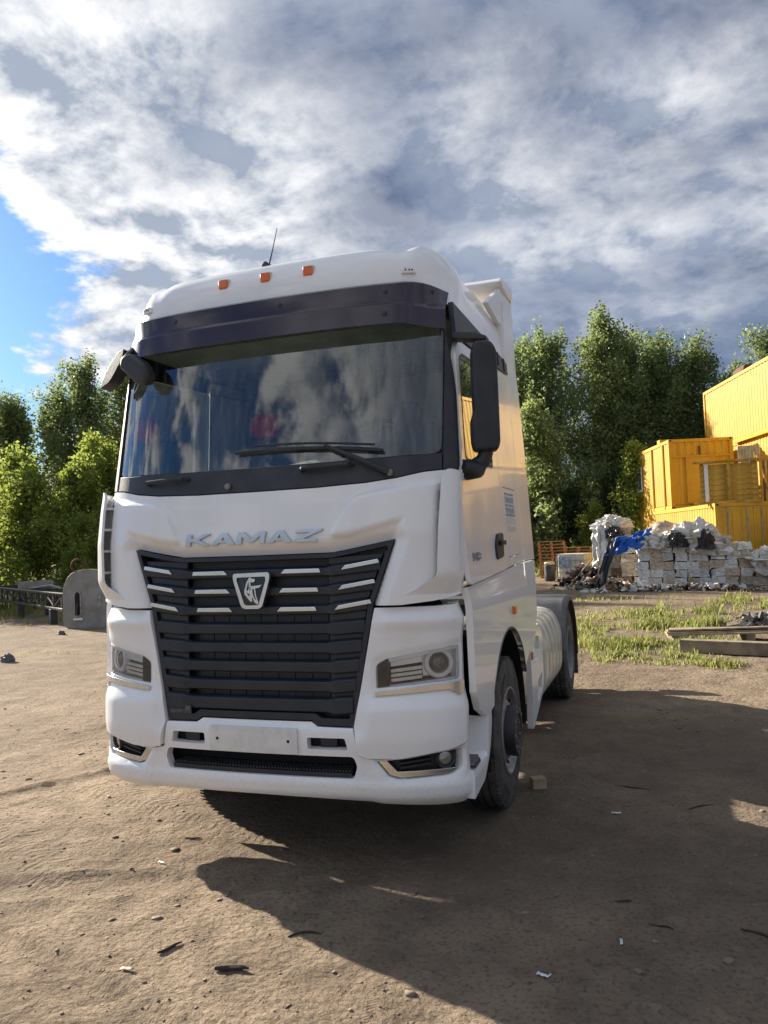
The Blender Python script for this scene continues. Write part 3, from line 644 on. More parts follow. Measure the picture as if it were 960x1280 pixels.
    for i in range(6): MB().box((s*1.18-.05,.31+.038*i,.563), (s*1.18+.045-.01*max(0, i-3),.325+.038*i,.572)).build('tread_bar', STEEL, fs, smooth=False)
    # skirt fairing behind the front wheel, with two foot holes
    fx = lambda y, z, h, s=s: Vector((s*(1.225+h+.012*interp(z, [.3,.6,1.0], [-1,0,0])), y, z))
    fh1 = [(2.66,.74),(2.88,.78),(2.96,.86),(2.96,.97),(2.78,.99),(2.66,.90)]; fh2 = [(2.81,.42),(3.06,.50),(3.06,.64),(2.81,.60)]
    fa = panel('step_fairing', rounded([(2.46,1.0),(2.54,.24),(2.80,.33),(3.12,.46),(3.16,.56),(3.16,1.02),(3.01,1.08),(2.50,1.08)], [.06,.03,.05,.05,.03,.05,.05,.05]), fx, WHITE, truck, holes=[fh1, fh2], step=.06, thick=.05, bevel=.01, flip=s < 0)
    for h_ in (fh1, fh2): panel('foot_hole', [(y*1.0, z) for y, z in h_], lambda y, z, h, s=s: Vector((s*(1.15+h), y, z)), FENDER, fa, step=.2, thick=.01, bevel=0, flip=s < 0)
    MB().box((-.008,-.022,-.032), (.010,.022,.032)).build('side_reflector', ORANGE, fa, bevel=.004).location = (s*1.231, 2.515, .86)
    sm = MB().box((-.012,-.045,-.028), (.020,.045,.028)).build('side_marker_lamp', ORANGE, truck, bevel=.006); sm.location = (s*1.262, 1.60, 1.325)
    # number on the door, sticker on the hatch
    ls = mat('letter_grey', (.32,.32,.33), .5); y = .44 if s > 0 else .72
    SEG = {'5':'abfgcd' and 'afgcd','4':'fgbc','9':'abcdfg','0':'abcdef','1':'bc'}
    for ch in '54901':
        q = MB(); W_, H_, T_ = .034, .050, .009
        R_ = {'a':(0,H_-T_,W_,H_),'g':(0,H_/2-T_/2,W_,H_/2+T_/2),'d':(0,0,W_,T_),'f':(0,H_/2+T_/2,T_,H_-T_),'e':(0,T_,T_,H_/2-T_/2),'b':(W_-T_,H_/2+T_/2,W_,H_-T_),'c':(W_-T_,T_,W_,H_/2-T_/2)}
        for k_ in SEG[ch]:
            a0, z0, a1, z1 = R_[k_]; q.box((wd(1.73)-.004, (y+a0) if s > 0 else (y-a1), 1.715+z0), (wd(1.73)+.006, (y+a1) if s > 0 else (y-a0), 1.715+z1))
        if s < 0: q.v = [(-v[0], v[1], v[2]) for v in q.v]
        q.build('door_number', ls, dr, smooth=False); y += s*.046
    if s > 0:
        bl, wh_ = mat('sticker_blue', (.05,.24,.50), .4, var=.25, vscale=40, c2=(.16,.38,.58)), mat('sticker_white', (.70,.74,.77), .4, var=.2, vscale=45, c2=(.42,.50,.58))
        for z0, z1, m_ in ((2.165,2.180,bl),(2.100,2.158,wh_),(2.080,2.094,bl),(2.030,2.074,wh_),(2.008,2.024,bl),(1.955,1.990,wh_),(1.895,1.930,wh_)):
            panel('sticker_strip', [(1.65,z0),(2.00,z0),(2.00,z1),(1.65,z1)], S, m_, truck, step=.3, thick=.004, off=.003, bevel=0)
        for i in range(5):
            for z0, h_ in ((2.108,.040),(2.034,.034)):
                yy = 1.67+.066*i; panel('sticker_mark', [(yy,z0),(yy+.04,z0),(yy+.04,z0+h_),(yy,z0+h_)], S, bl, truck, holes=[[(yy+.012,z0+.012),(yy+.028,z0+.012),(yy+.028,z0+h_-.01),(yy+.012,z0+h_-.01)]], step=.3, thick=.004, off=.0045, bevel=0)
# ---- back wall, floor, cab inside
MB().box((-1.17,2.20,1.60), (1.17,2.28,3.60)).build('cab_back_wall', WHITE, truck, bevel=.02)
cabin = MB().box((-1.12,2.12,1.7), (1.12,2.17,3.4)).build('cabin_lining', mat('lining_cloth', (.38,.37,.35), .9), truck)
MB().box((-1.18,.40,1.60), (1.18,2.15,1.66)).build('cabin_floor', DASH, truck)
MB().box((-1.10,.55,3.22), (1.10,2.15,3.26)).build('headliner', mat('headliner_cloth', (.50,.50,.47), .9), truck)
b = MB()
for x in np.linspace(-1.12, 1.12, 15):
    y0 = fxy(x, 2.34)[1]+.03
    b.v += [(x,y0,2.05),(x,y0+.01,2.335),(x,y0+.30,2.36),(x,y0+.40,2.34 if x < .1 else 2.40),(x,y0+.48,2.2),(x,y0+.46,1.75)]
for i in range(14):
    for j in range(5): b.f.append((6*i+j, 6*i+6+j, 6*i+7+j, 6*i+1+j))
dash = b.build('dashboard', DASH, truck)
MB().box((-.30,.62,2.345), (.10,.80,2.375)).build('paper_sheet', PLATE, dash, bevel=.003)
sw = MB(); c = Vector((.50,.86,2.50)); e1 = Vector((1,0,0)); e2 = Vector((0,.55,.83)).normalized()
sw.tube([c+.225*(math.cos(a)*e1+math.sin(a)*e2) for a in np.linspace(0, 2*math.pi, 33)], .016, 8, False); sw.tube([c-.21*e1, c+.21*e1], .014); sw.tube([c, c-.21*e2], .02); sw.tube([c, c+Vector((0,-.10,-.35))], .035)
sw.build('steering_wheel', HUB, truck)
for x, m_ in ((-.60, RED), (.52, SEAT)):
    s_ = MB().box((-.26,-.26,0), (.26,.24,.14)).build('seat', SEAT, truck, bevel=.05, seg=3); s_.location = (x,1.25,2.02)
    MB().box((-.06,-.1,-.40), (.06,.1,.02)).build('seat_base', DASH, s_, bevel=.02)
    k = MB().box((-.25,-.07,0), (.25,.07,.62)).build('seat_back', SEAT, s_, bevel=.06, seg=3); k.location = (0,.24,.10); k.rotation_euler = (-.16,0,0)
    hr = MB().lathe([(-.115,.0),(-.11,.05),(-.08,.095),(0,.115),(.08,.095),(.11,.05),(.115,0)], 20).build('headrest', m_, s_); hr.location = (0,.33 if m_ is SEAT else .18,.78); hr.scale = (1.1,.7,1)
# ---- mirrors
def pod(name, pts, rad, m, parent, n=14, squash=None):
    b = MB().tube(pts, rad, n); o = b.build(name, m, parent, angle=70); return o
def slab(name, outline, c, ax, ay, th, m, parent, bevel=.02, seg=3):
    """rounded slab: outline in the (ax, ay) plane, thickness along ax x ay"""
    ax, ay = Vector(ax).normalized(), Vector(ay).normalized(); az = ax.cross(ay).normalized(); c = Vector(c); n = len(outline); b = MB()
    for t in (-th/2, th/2):
        for a, q in outline: b.v.append(tuple(c+ax*a+ay*q+az*t))
    b.f = [tuple(range(n)), tuple(range(2*n-1, n-1, -1))]+[(i, i+n, (i+1) % n+n, (i+1) % n) for i in range(n)]
    return b.build(name, m, parent, bevel=bevel, seg=seg)
mo = rounded([(-.080,-.33),(.060,-.33),(.075,-.28),(.075,.27),(.04,.33),(-.055,.33),(-.078,.28),(-.078,-.10),(-.095,-.14),(-.095,-.28)], [.03,.03,.02,.04,.05,.05,.04,.02,.02,.03])
mr = slab('wing_mirror', mo, (1.338,.53,2.695), (.96,.28,0), (0,0,1), .15, BLACK, truck, bevel=.05, seg=4)
slab('mirror_glass', rounded([(-.065,-.30),(.055,-.30),(.055,.28),(-.065,.28)], .03), (1.330,.61,2.695), (.96,.28,0), (0,0,1), .012, MIRRORG, mr, bevel=.003)
MB().prism([(1.15,3.055),(1.36,3.025),(1.375,3.05),(1.30,3.085),(1.15,3.105)], .48, .58).build('mirror_arm', BLACK, mr, bevel=.02)
MB().tube([(1.33,.53,2.37),(1.31,.53,2.31),(1.24,.50,2.27)], [.045,.05,.045], 10).build('mirror_arm', BLACK, mr)
pod('mirror_foot', [(1.20,.40,2.27),(1.23,.44,2.255),(1.27,.52,2.265),(1.28,.60,2.285)], [.05,.062,.058,.035], BLACK, mr)
# passenger side: kerb mirror and front mirror on one arm
ml = slab('kerb_mirror', rounded([(-.14,-.06),(.02,-.10),(.13,-.02),(.14,.06),(.04,.09),(-.08,.045)], .035), (-1.15,.34,3.085), (.86,-.25,.48), (.22,.1,1), .085, BLACK, truck, bevel=.03)
slab('mirror_glass', rounded([(-.12,-.05),(.02,-.085),(.115,-.02),(.12,.05),(.04,.07),(-.07,.035)], .03), (-1.15,.34+.052,3.075), (.86,-.25,.48), (.22,.1,1), .010, MIRRORG, ml, bevel=.002)
ml2 = slab('mirror_shell', rounded([(-.14,-.04),(.13,-.05),(.14,.04),(.04,.07),(-.08,.04)], .03), (-1.19,.46,3.125), (.92,-.15,.38), (.1,.2,1), .07, BLACK, ml, bevel=.025)
MB().tube([(-1.03,.30,3.10),(-1.0,.24,3.14),(-1.02,.33,3.20),(-1.04,.40,3.24)], .022, 8).build('mirror_arm', BLACK, ml)
fmr = slab('front_mirror', rounded([(-.13,-.045),(.06,-.085),(.14,-.055),(.15,.015),(.08,.07),(-.08,.075),(-.135,.03)], .03), (-.92,.25,3.055), (.85,-.1,-.52), (.42,-.2,.85), .10, BLACK, truck, bevel=.035)
MB().tube([(-.98,.24,3.05),(-1.02,.32,3.18),(-1.04,.40,3.24)], .02, 8).build('mirror_arm', BLACK, fmr)

# ---- wheels
TY = [(-.15,.30),(-.150,.335),(-.158,.40),(-.152,.455),(-.140,.488),(-.120,.503),(-.085,.506),(-.083,.494),(-.072,.494),(-.070,.507),(-.032,.508),(-.030,.494),(-.019,.494),(-.017,.508),
      (.017,.508),(.019,.494),(.030,.494),(.032,.508),(.070,.507),(.072,.494),(.083,.494),(.085,.506),(.120,.503),(.140,.488),(.152,.455),(.158,.40),(.150,.335),(.15,.30)]
def tyre_mesh():
    b = MB().lathe(TY, 72, closed=True)
    for i in range(72):                                         # shoulder lugs
        a = 2*math.pi*i/72
        for s in (1, -1):
            m = Matrix.Rotation(a, 4, 'X'); b.box((s*.118-.022, -.012, .490), (s*.118+.022, .012, .5075), m)
    # raised sidewall lettering blocks
    for a0 in (.3, 2.4, 4.5):
        for i in range(9):
            m = Matrix.Rotation(a0+i*.055, 4, 'X'); b.box((.150,-.007,.395), (.1605,.007,.425), m)
    return b.mesh('tyre')
TYM = tyre_mesh(); TYM.materials.append(RUBBER); TYM.set_sharp_from_angle(angle=R(30)) if hasattr(TYM, 'set_sharp_from_angle') else None
def wheel(loc, s, kind):
    w = empty('wheel', loc); w.parent = truck; w.scale = (s, 1, 1)
    inst('tyre', TYM, w)
    if kind == 'front':
        rim = MB().lathe([(-.14,.30),(.142,.300),(.156,.296),(.158,.284),(.146,.276),(.120,.270),(.105,.255),(.10,.235),(.138,.190),(.142,.15),(.142,.0)], 60)
        o = rim.build('rim', STEEL, w, angle=40)
        for i in range(10):
            a = 2*math.pi*i/10; m = Matrix.Rotation(a, 4, 'X') @ Matrix.Translation((.119,0,.215)) @ Matrix.Rotation(.70, 4, 'Y')
            h = MB().lathe([(0,.023),(.006,.023),(.006,0)], 14); h.v = [tuple(m @ Vector(v)) for v in h.v]; h.build('hand_hole', DARK, o)
        hub = MB().lathe([(.10,.172),(.200,.172),(.212,.165),(.214,.120),(.205,.110),(.205,0)], 48).build('hub_cover', HUB, w, angle=35)
        for i in range(10):
            a = 2*math.pi*(i+.5)/10; m = Matrix.Rotation(a, 4, 'X') @ Matrix.Translation((.213,0,.143))
            h = MB().lathe([(0,.013),(.004,.013),(.004,0)], 10); h.v = [tuple(m @ Vector(v)) for v in h.v]; h.build('nut_hole', STEEL, hub)
        for i in range(6):
            a = 2*math.pi*i/6; m = Matrix.Rotation(a, 4, 'X') @ Matrix.Translation((.205,0,.075))
            h = MB().lathe([(0,.010),(.006,.010),(.006,0)], 8); h.v = [tuple(m @ Vector(v)) for v in h.v]; h.build('bolt', STEEL, hub)
    elif kind == 'rear':
        o = MB().lathe([(-.14,.30),(.142,.300),(.156,.296),(.158,.284),(.146,.276),(.10,.268),(-.02,.262),(-.05,.24),(-.045,.17),(-.045,.11),(.03,.105),(.06,.095),(.065,.0)], 56).build('rim', mat('rim_grey', (.30,.31,.33), .5, metal=.4, var=.2), w, angle=40)
        for i in range(10):
            a = 2*math.pi*i/10; m = Matrix.Rotation(a, 4, 'X') @ Matrix.Translation((-.044,0,.145))
            h = MB().lathe([(0,.016),(.022,.016),(.025,.012),(.025,0)], 8); h.v = [tuple(m @ Vector(v)) for v in h.v]; h.build('nut', STEEL, o)
    else: MB().lathe([(-.14,.30),(.142,.300),(.14,.27),(0,.26),(0,0)], 32).build('rim', FRAME, w)
for s in (1, -1):
    wheel((s*1.078,1.41,.507), s, 'front'); wheel((s*1.085,5.20,.507), s, 'rear'); wheel((s*.745,5.20,.507), s, 'inner')
# ---- chassis
cf = MB()
for s in (1, -1): cf.box((s*.40-.04,.75,.72), (s*.40+.04,6.25,.99))
for y in (1.0,2.6,3.6,4.6,5.6,6.15): cf.box((-.36,y-.05,.76), (.36,y+.05,.96))
cf.build('chassis_frame', FRAME, truck, smooth=False, bevel=.01)
MB().tube([(-.95,1.41,.50),(-.5,1.41,.42),(.5,1.41,.42),(.95,1.41,.50)], .07, 10).build('front_axle', FRAME, truck)
MB().tube([(-.95,5.2,.507),(-.25,5.2,.507),(-.2,5.2,.507),(.2,5.2,.507),(.25,5.2,.507),(.95,5.2,.507)], [.08,.09,.22,.22,.09,.08], 14).build('rear_axle', FRAME, truck)
MB().box((-.42,.95,.50), (.42,2.1,1.50)).build('engine', FRAME, truck, bevel=.05)
fwp = MB().prism(rounded([(-.45,-.5),(.45,-.5),(.45,.15),(.30,.50),(.06,.50),(.04,.0),(-.04,.0),(-.06,.50),(-.30,.50),(-.45,.15)], .05), 1.12, 1.19, 'xy').build('fifth_wheel', FRAME, truck, bevel=.01); fwp.location = (0,5.0,0)
MB().box((-.55,4.75,.97), (.55,5.25,1.12)).build('fifth_wheel_mount', FRAME, truck, bevel=.02)
MB().box((-.38,2.75,.96), (.38,4.2,1.03)).build('catwalk', STEEL, truck, bevel=.01)
MB().box((-1.2,6.20,.60), (1.2,6.30,.74)).build('rear_crossbar', FRAME, truck, bevel=.015)
for s in (1, -1):
    MB().box((-.16,-.03,-.07), (.16,.04,.07)).build('tail_lamp', mat('red_lens', (.45,.02,.02), .2), truck, bevel=.015).location = (s*.98,6.33,.67)
    # ribbed side tank
    prof = rounded([(.62,.34),(1.12,.30),(1.235,.46),(1.245,.86),(1.17,1.05),(1.05,1.10),(.62,1.10)], [.03,.14,.12,.12,.10,.08,.03], 5)
    prof = [(a, b_) for a, b_ in prof]; TK = mat('cream_paint', (.70,.67,.58), .35, coat=.4, var=.1, vscale=5)
    ys = []; y = 3.20
    for i in range(5):
        for dy, inset in ((.0,.075),(.026,.075),(.034,.02),(.055,0.),(.215,0.),(.24,.02),(.248,.075)): ys.append((y+dy, inset))
        y += .262
    b = MB(); cx, cz = .90, .70
    for yy, ins in ys:
        for a, b_ in prof:
            d = Vector((a-cx, b_-cz)); L_ = d.length; q_ = d*(1-ins/L_); b.v.append((s*(cx+q_.x), yy, cz+q_.y))
    n = len(prof)
    for i in range(len(ys)-1):
        for j in range(n): b.f.append((i*n+j, i*n+(j+1) % n, (i+1)*n+(j+1) % n, (i+1)*n+j))
    b.f += [tuple(range(n)), tuple((len(ys)-1)*n+j for j in reversed(range(n)))]
    tk = b.build('ribbed_tank_cover', TK, truck, angle=40)
    for i in range(1, 5):  # dark bands added in the grooves to deepen their shade
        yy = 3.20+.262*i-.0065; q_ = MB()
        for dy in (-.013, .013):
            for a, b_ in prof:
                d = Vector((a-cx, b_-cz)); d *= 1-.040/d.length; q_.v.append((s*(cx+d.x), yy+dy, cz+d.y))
        q_.f = [(j, (j+1) % n, n+(j+1) % n, n+j) for j in range(n)]; q_.build('groove_shade', FRAME, tk)
    MB().box((.42,3.1,.55), (.66,4.4,.75)).build('tank_bracket', FRAME, truck).scale = (s,1,1)
    # rear mudguard
    fd = MB(); arc = []
    A = [R(a) for a in np.linspace(172, 8, 27)]
    for a in A: arc.append((5.20+.655*math.cos(a)*(1.06), .52+.655*math.sin(a)+.0))
    arc = [(4.52,.62)]+[(y_, z_) for y_, z_ in arc]+[(5.88,.40)]
    ring = []
    for i, (y_, z_) in enumerate(arc):
        rib = .018 if i in (9,10,17,18) else 0.
        dy, dz = y_-5.2, z_-.52; l_ = math.hypot(dy, dz); y2, z2 = y_+dy/l_*rib, z_+dz/l_*rib; y3, z3 = y_-dy/l_*.02, z_-dz/l_*.02; y4, z4 = y_-dy/l_*.07, z_-dz/l_*.07
        ring.append([(.58,y3,z3),(.58,y2,z2),(1.22,y2,z2),(1.262,y_-dy/l_*.025,z_-dz/l_*.025),(1.268,y4,z4),(1.255,y4,z4),(1.22,y3,z3)])
    for rg in ring: fd.v += [(s*a, b_, c_) for a, b_, c_ in rg]
    for i in range(len(ring)-1):
        for j in range(7): fd.f.append((i*7+j, i*7+(j+1) % 7, (i+1)*7+(j+1) % 7, (i+1)*7+j))
    fd.f += [tuple(range(7)), tuple((len(ring)-1)*7+j for j in reversed(range(7)))]
    mg = fd.build('rear_mudguard', FENDER, truck, bevel=.008, angle=35)
    MB().box((.62,5.86,.16), (1.25,5.885,.70)).build('mud_flap', RUBBER, mg, bevel=.004).scale = (s,1,1)
    MB().box((s*1.08-.07,4.53,.93), (s*1.08+.07,4.56,1.0)).build('bracket_plate', STEEL, mg, bevel=.005)
    MB().box((s*1.22-.012,4.49,.80), (s*1.22+.012,4.52,.86)).build('side_reflector', ORANGE, mg, bevel=.003)

# ================================================================ GROUND
def nz(x, y, s, o=0.): return noise.noise(Vector((x*s+o, y*s-o, o*.37)))
RUTS = [(-2.6,.6,R(62),.15),(-2.0,-.9,R(20),.13),(.6,-1.5,R(-12),.12),(-3.6,2.2,R(70),.16),(3.2,.6,R(80),.14)]
def ground_z(x, y):
    d = math.hypot(x-1.2, y-1.5)
    z = .014*nz(x, y, 1.3)+.009*nz(x, y, 4.1, 3.)+.006*nz(x, y, 11., 9.)+.003*abs(nz(x, y, 23., 2.))
    r = nz(x*.35+y*.9, y*.2-x*.5, 1.6, 21.)                      # shallow ruts
    z += .010*abs(r)-.004
    for (cx, cy, an, w) in RUTS:
        q = -(x-cx)*math.sin(an)+(y-cy)*math.cos(an)+.10*nz(x, y, .7, cx); l = (x-cx)*math.cos(an)+(y-cy)*math.sin(an)
        if abs(q) < .5:
            e = math.exp(-(l/3.2)**4); z += e*(-.020*math.exp(-(q/w)**4)+.016*math.exp(-((abs(q)-w*1.35)/.045)**2)*(.6+.8*nz(x, y, 6., 8.)))
    far = sstep(9, 26, d); z += far*(.10*nz(x, y, .21, 5.)+.05*nz(x, y, .6, 15.))
    k = 1.
    for wx, wy in ((1.08,1.41),(-1.08,1.41),(1.0,5.2),(-1.0,5.2)): k *= sstep(.2, .75, math.hypot(x-wx, y-wy))
    k *= .35+.65*sstep(1.0, 3.0, d) if abs(x) < 1.4 and -.2 < y < 6.5 else 1
    return z*k
def grade(lo, hi, near0, near1, fine, n_out):
    a = list(np.arange(near0, near1, fine)); t = np.linspace(0, 1, n_out+1)[1:]
    return sorted([near0-(near0-lo)*q**3.2 for q in t]+a+[near1]+[near1+(hi-near1)*q**3.2 for q in t])
gxs = grade(-420, 420, -3.2, 4.6, .026, 70); gys = grade(-120, 600, -3.0, 5.2, .030, 90)
gv = np.array([(x, y, ground_z(x, y)) for y in gys for x in gxs]); nx_, ny_ = len(gxs), len(gys)
ii = (np.arange(ny_-1)[:, None]*nx_+np.arange(nx_-1)[None]).ravel()
gf = np.stack([ii, ii+1, ii+nx_+1, ii+nx_], 1)
def np_mesh(name, v, f, attr=None):
    me = bpy.data.meshes.new(name); n, k = f.shape
    me.vertices.add(len(v)); me.vertices.foreach_set('co', np.asarray(v, np.float32).ravel())
    me.loops.add(n*k); me.loops.foreach_set('vertex_index', f.astype(np.int32).ravel())
    me.polygons.add(n); me.polygons.foreach_set('loop_start', np.arange(0, n*k, k, dtype=np.int32)); me.polygons.foreach_set('loop_total', np.full(n, k, np.int32))
    if attr is not None:
        a = me.attributes.new('rnd', 'FLOAT', 'FACE'); a.data.foreach_set('value', np.asarray(attr, np.float32))
    me.update(calc_edges=True); return me
def dirt_material():
    m = bpy.data.materials.new('dirt'); m.use_nodes = True; t = m.node_tree; k = NT(t); b = t.nodes['Principled BSDF']
    tc = k.n('ShaderNodeTexCoord').outputs['Object']
    n1 = k.ss(k.noise(tc, .45, 6, .6), .35, .65); n2 = k.ss(k.noise(tc, 2.6, 8, .65), .38, .70); n3 = k.noise(tc, 38, 6, .7); n4 = k.ss(k.noise(tc, 9, 6, .6), .55, .72)
    c = k.mix(n1, (.188,.142,.099), (.288,.223,.156))
    c = k.mix(k.math('MULTIPLY', n2, .65), c, (.120,.090,.063))
    c = k.mix(k.math('MULTIPLY', n4, .45), c, (.32,.26,.19))
    c = k.mix(k.ss(n3, .36, .50, .75, 0.), c, (.088,.065,.046))
    # darker earth around a spot beside the truck, fading outwards
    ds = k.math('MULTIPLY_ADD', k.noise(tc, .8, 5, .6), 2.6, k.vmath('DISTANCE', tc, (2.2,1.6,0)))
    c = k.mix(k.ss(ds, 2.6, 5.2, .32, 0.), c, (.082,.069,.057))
    k.put(b.inputs['Base Color'], c); b.inputs['Roughness'].default_value = .95; b.inputs['Specular IOR Level'].default_value = .15
    h = k.math('ADD', k.math('MULTIPLY', k.noise(tc, 21, 9, .64), .75), k.math('MULTIPLY', k.noise(tc, 4.6, 8, .6, .3), 1.3))
    vo = k.n('ShaderNodeTexVoronoi'); vo.inputs['Scale'].default_value = 30; t.links.new(tc, vo.inputs['Vector'])
    h = k.math('ADD', h, k.math('MULTIPLY', k.ss(vo.outputs['Distance'], .0, .35, .35, 0.), k.ss(k.noise(tc, 5, 3), .52, .66)))
    # a few tyre prints: herring-bone ridges in narrow lanes
    def lane(cx, cy, ang, w, ln, sc):
        mp = k.n('ShaderNodeMapping'); mp.vector_type = 'TEXTURE'; mp.inputs['Location'].default_value = (cx, cy, 0); mp.inputs['Rotation'].default_value = (0, 0, R(ang)); t.links.new(tc, mp.inputs[0])
        sp = k.n('ShaderNodeSeparateXYZ'); k.put(sp.inputs[0], mp.outputs[0]); x, y = sp.outputs[0], sp.outputs[1]
        ax = k.math('ABSOLUTE', x); msk = k.math('MULTIPLY', k.ss(ax, w*.8, w, 1., 0.), k.ss(k.math('ABSOLUTE', y), ln*.6, ln, 1., 0.))
        wv = k.math('SINE', k.math('MULTIPLY_ADD', ax, sc*.55, k.math('MULTIPLY', y, sc)))
        return k.math('MULTIPLY', msk, k.ss(wv, -.5, .4))
    for a in ((-.95,.75,72,.17,1.5,95),(.1,-.75,28,.05,.16,330),(.55,-.45,-35,.045,.14,330),(-.55,-.55,20,.05,.15,330),(1.15,-1.2,15,.05,.15,330),(-1.9,.1,60,.17,1.4,100)): h = k.math('ADD', h, k.math('MULTIPLY', k.math('MULTIPLY', lane(*a), k.ss(k.noise(tc, 7, 4), .42, .62)), .20))
    bp = k.n('ShaderNodeBump'); bp.inputs['Strength'].default_value = 1.0; bp.inputs['Distance'].default_value = .044; k.put(bp.inputs['Height'], h); t.links.new(bp.outputs[0], b.inputs['Normal'])
    return m
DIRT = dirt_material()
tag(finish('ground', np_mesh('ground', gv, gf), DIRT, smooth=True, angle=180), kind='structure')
# loose clods and pebbles: nobody could count them
ico = bmesh.new(); bmesh.ops.create_icosphere(ico, subdivisions=1, radius=1); IV = np.array([v.co[:] for v in ico.verts]); IF = np.array([[v.index for v in f.verts] for f in ico.faces]); ico.free()
def scatter_lumps(name, pts, sizes, m, flat=.6):
    vs, fs = [], []
    for i, (p, s_) in enumerate(zip(pts, sizes)):
        a = rng.uniform(0, 6.28); c, sn = math.cos(a), math.sin(a)
        v = IV*rng.uniform(.65, 1.25, IV.shape)*np.array([rng.uniform(.8,1.6), rng.uniform(.6,1.1), flat*rng.uniform(.6,1.1)])*s_
        v = np.stack([v[:,0]*c-v[:,1]*sn, v[:,0]*sn+v[:,1]*c, v[:,2]], 1)+np.array([p[0], p[1], (ground_z(p[0], p[1]) if len(p) < 3 else p[2])+s_*flat*.3]); vs.append(v); fs.append(IF+len(IV)*i)
    return finish(name, np_mesh(name, np.concatenate(vs), np.concatenate(fs), rng.uniform(0,1,len(pts)*len(IF))), m, smooth=False)
PEB = mat('pebble', (.24,.187,.135), .95, var=.3, vscale=2, c2=(.13,.105,.08))
pts = []
while len(pts) < 5200:
    x, y = rng.uniform(-6, 5), rng.uniform(-2.4, 11)
    if rng.uniform() < 1/(1+.12*max(0, y+1)**1.5): pts.append((x, y))
tag(scatter_lumps('pebbles', pts, np.minimum(rng.lognormal(-5.45, .55, len(pts)), .022), PEB), 'small clods and pebbles strewn over the bare dirt', 'pebbles', kind='stuff')
# wood chips and dark crumbs trodden into the dirt
cps = []
while len(cps) < 1500:
    x, y = rng.uniform(-5, 4.5), rng.uniform(-2.3, 7)
    if nz(x, y, 1.1, 55.)+.35*rng.normal() > .12: cps.append((x, y))
tag(scatter_lumps('wood_chips', cps, np.minimum(rng.lognormal(-4.8, .6, len(cps)), .034), mat('chip', (.085,.062,.045), .9, var=.3, vscale=3, c2=(.22,.17,.12)), flat=.22), 'dark wood chips and crumbs trodden into the dirt', 'wood chips', kind='stuff')
# twigs, bark and litter lying on the dirt
DARKW = mat('dark_bark', (.075,.055,.042), .9, bump=.4, bscale=60, var=.3)
def twig(px, py, ln, ang, r, label, bend=.1, m=DARKW, name='twig'):
    b = MB(); P_ = []
    for t in np.linspace(-.5, .5, 7):
        x, y = t*ln, bend*ln*math.sin(t*4+px*3); P_.append((x, y, r*.8+.3*r*math.sin(7*t+py)))
    b.tube(P_, [r*.5, r*.85, r, r*1.05, r*.9, r*.7, r*.35], 6)
    o = b.build(name, m); o.location = (px, py, ground_z(px, py)); o.rotation_euler = (0,0,R(ang)); tag(o, label, 'twig', 'twigs on the dirt'); return o
TW = [(.43,-1.045,.15,15,.013,'broken piece of dark bark lying on the sunlit dirt'),(.60,-.66,.16,30,.006,'curved dark twig lying by the shadow edge'),(-.63,.30,.12,10,.006,'short twig pressed into the sunlit dirt'),
      (2.02,.06,.09,10,.006,'short straight dark stick on the shaded dirt'),(2.20,-.16,.11,-30,.005,'thin curled dark strip of bark in the shade'),(2.62,-.18,.18,-40,.007,'crooked dark stick on the shaded dirt'),
      (1.98,1.95,.30,-20,.006,'long thin twig beside the wooden block'),(2.45,1.6,.22,35,.006,'forked thin stick far out in the shade'),(.05,-.95,.13,60,.008,'flat sliver of bark near the dirt footprints')]
for i, a in enumerate(TW): twig(*a, bend=.16 if i in (1,4,5) else .06)
wb = MB().box((-.052,-.045,0), (.052,.045,.075)).build('wooden_block', WOODP, bevel=.004); wb.location = (1.345,1.80,.0); wb.rotation_euler = (0,0,.45); tag(wb, 'small pale wooden chock block standing beside the front wheel', 'block')
def paper(name, loc, size, rz, m, label, curl=.006):
    b = MB(); n = 5
    for i in range(n):
        for j in range(n): b.v.append(((i/(n-1)-.5)*size[0], (j/(n-1)-.5)*size[1], .004+curl*abs(math.sin(i*1.7+j))))
    b.f = [(i*n+j, (i+1)*n+j, (i+1)*n+j+1, i*n+j+1) for i in range(n-1) for j in range(n-1)]
    me = b.mesh(name); o = finish(name, me, m); so = o.modifiers.new('solidify', 'SOLIDIFY'); so.thickness = .0015
    o.location = (*loc, ground_z(*loc)); o.rotation_euler = (0,0,rz); return tag(o, label, 'litter', 'litter on the dirt')
lit = paper('paper_scrap', (1.735,-.735), (.055,.032), -.35, PLATE, 'small white printed card lying at the edge of the shadow')
ink = mat('card_print', (.05,.06,.08), .6)
q = MB().box((-.022,.0,0), (.022,.010,.0015)).build('print_block', ink, lit); q.location = (0,0,.0125)
paper('leaf_scrap', (-.02,-1.17), (.06,.022), .1, mat('pale_leaf', (.52,.45,.34), .8), 'pale dry leaf lying on the sunlit dirt'); paper('paper_scrap', (-.60,-.08), (.055,.012), -.2, PLATE, 'thin white paper strip on the sunlit dirt')
paper('paper_scrap', (1.92,1.36), (.06,.02), .1, PLATE, 'white paper strip lying in the shade beyond the wooden block'); paper('paper_scrap', (2.03,-.36), (.012,.05), .1, PLATE, 'tiny white stub of paper in the deep shade')

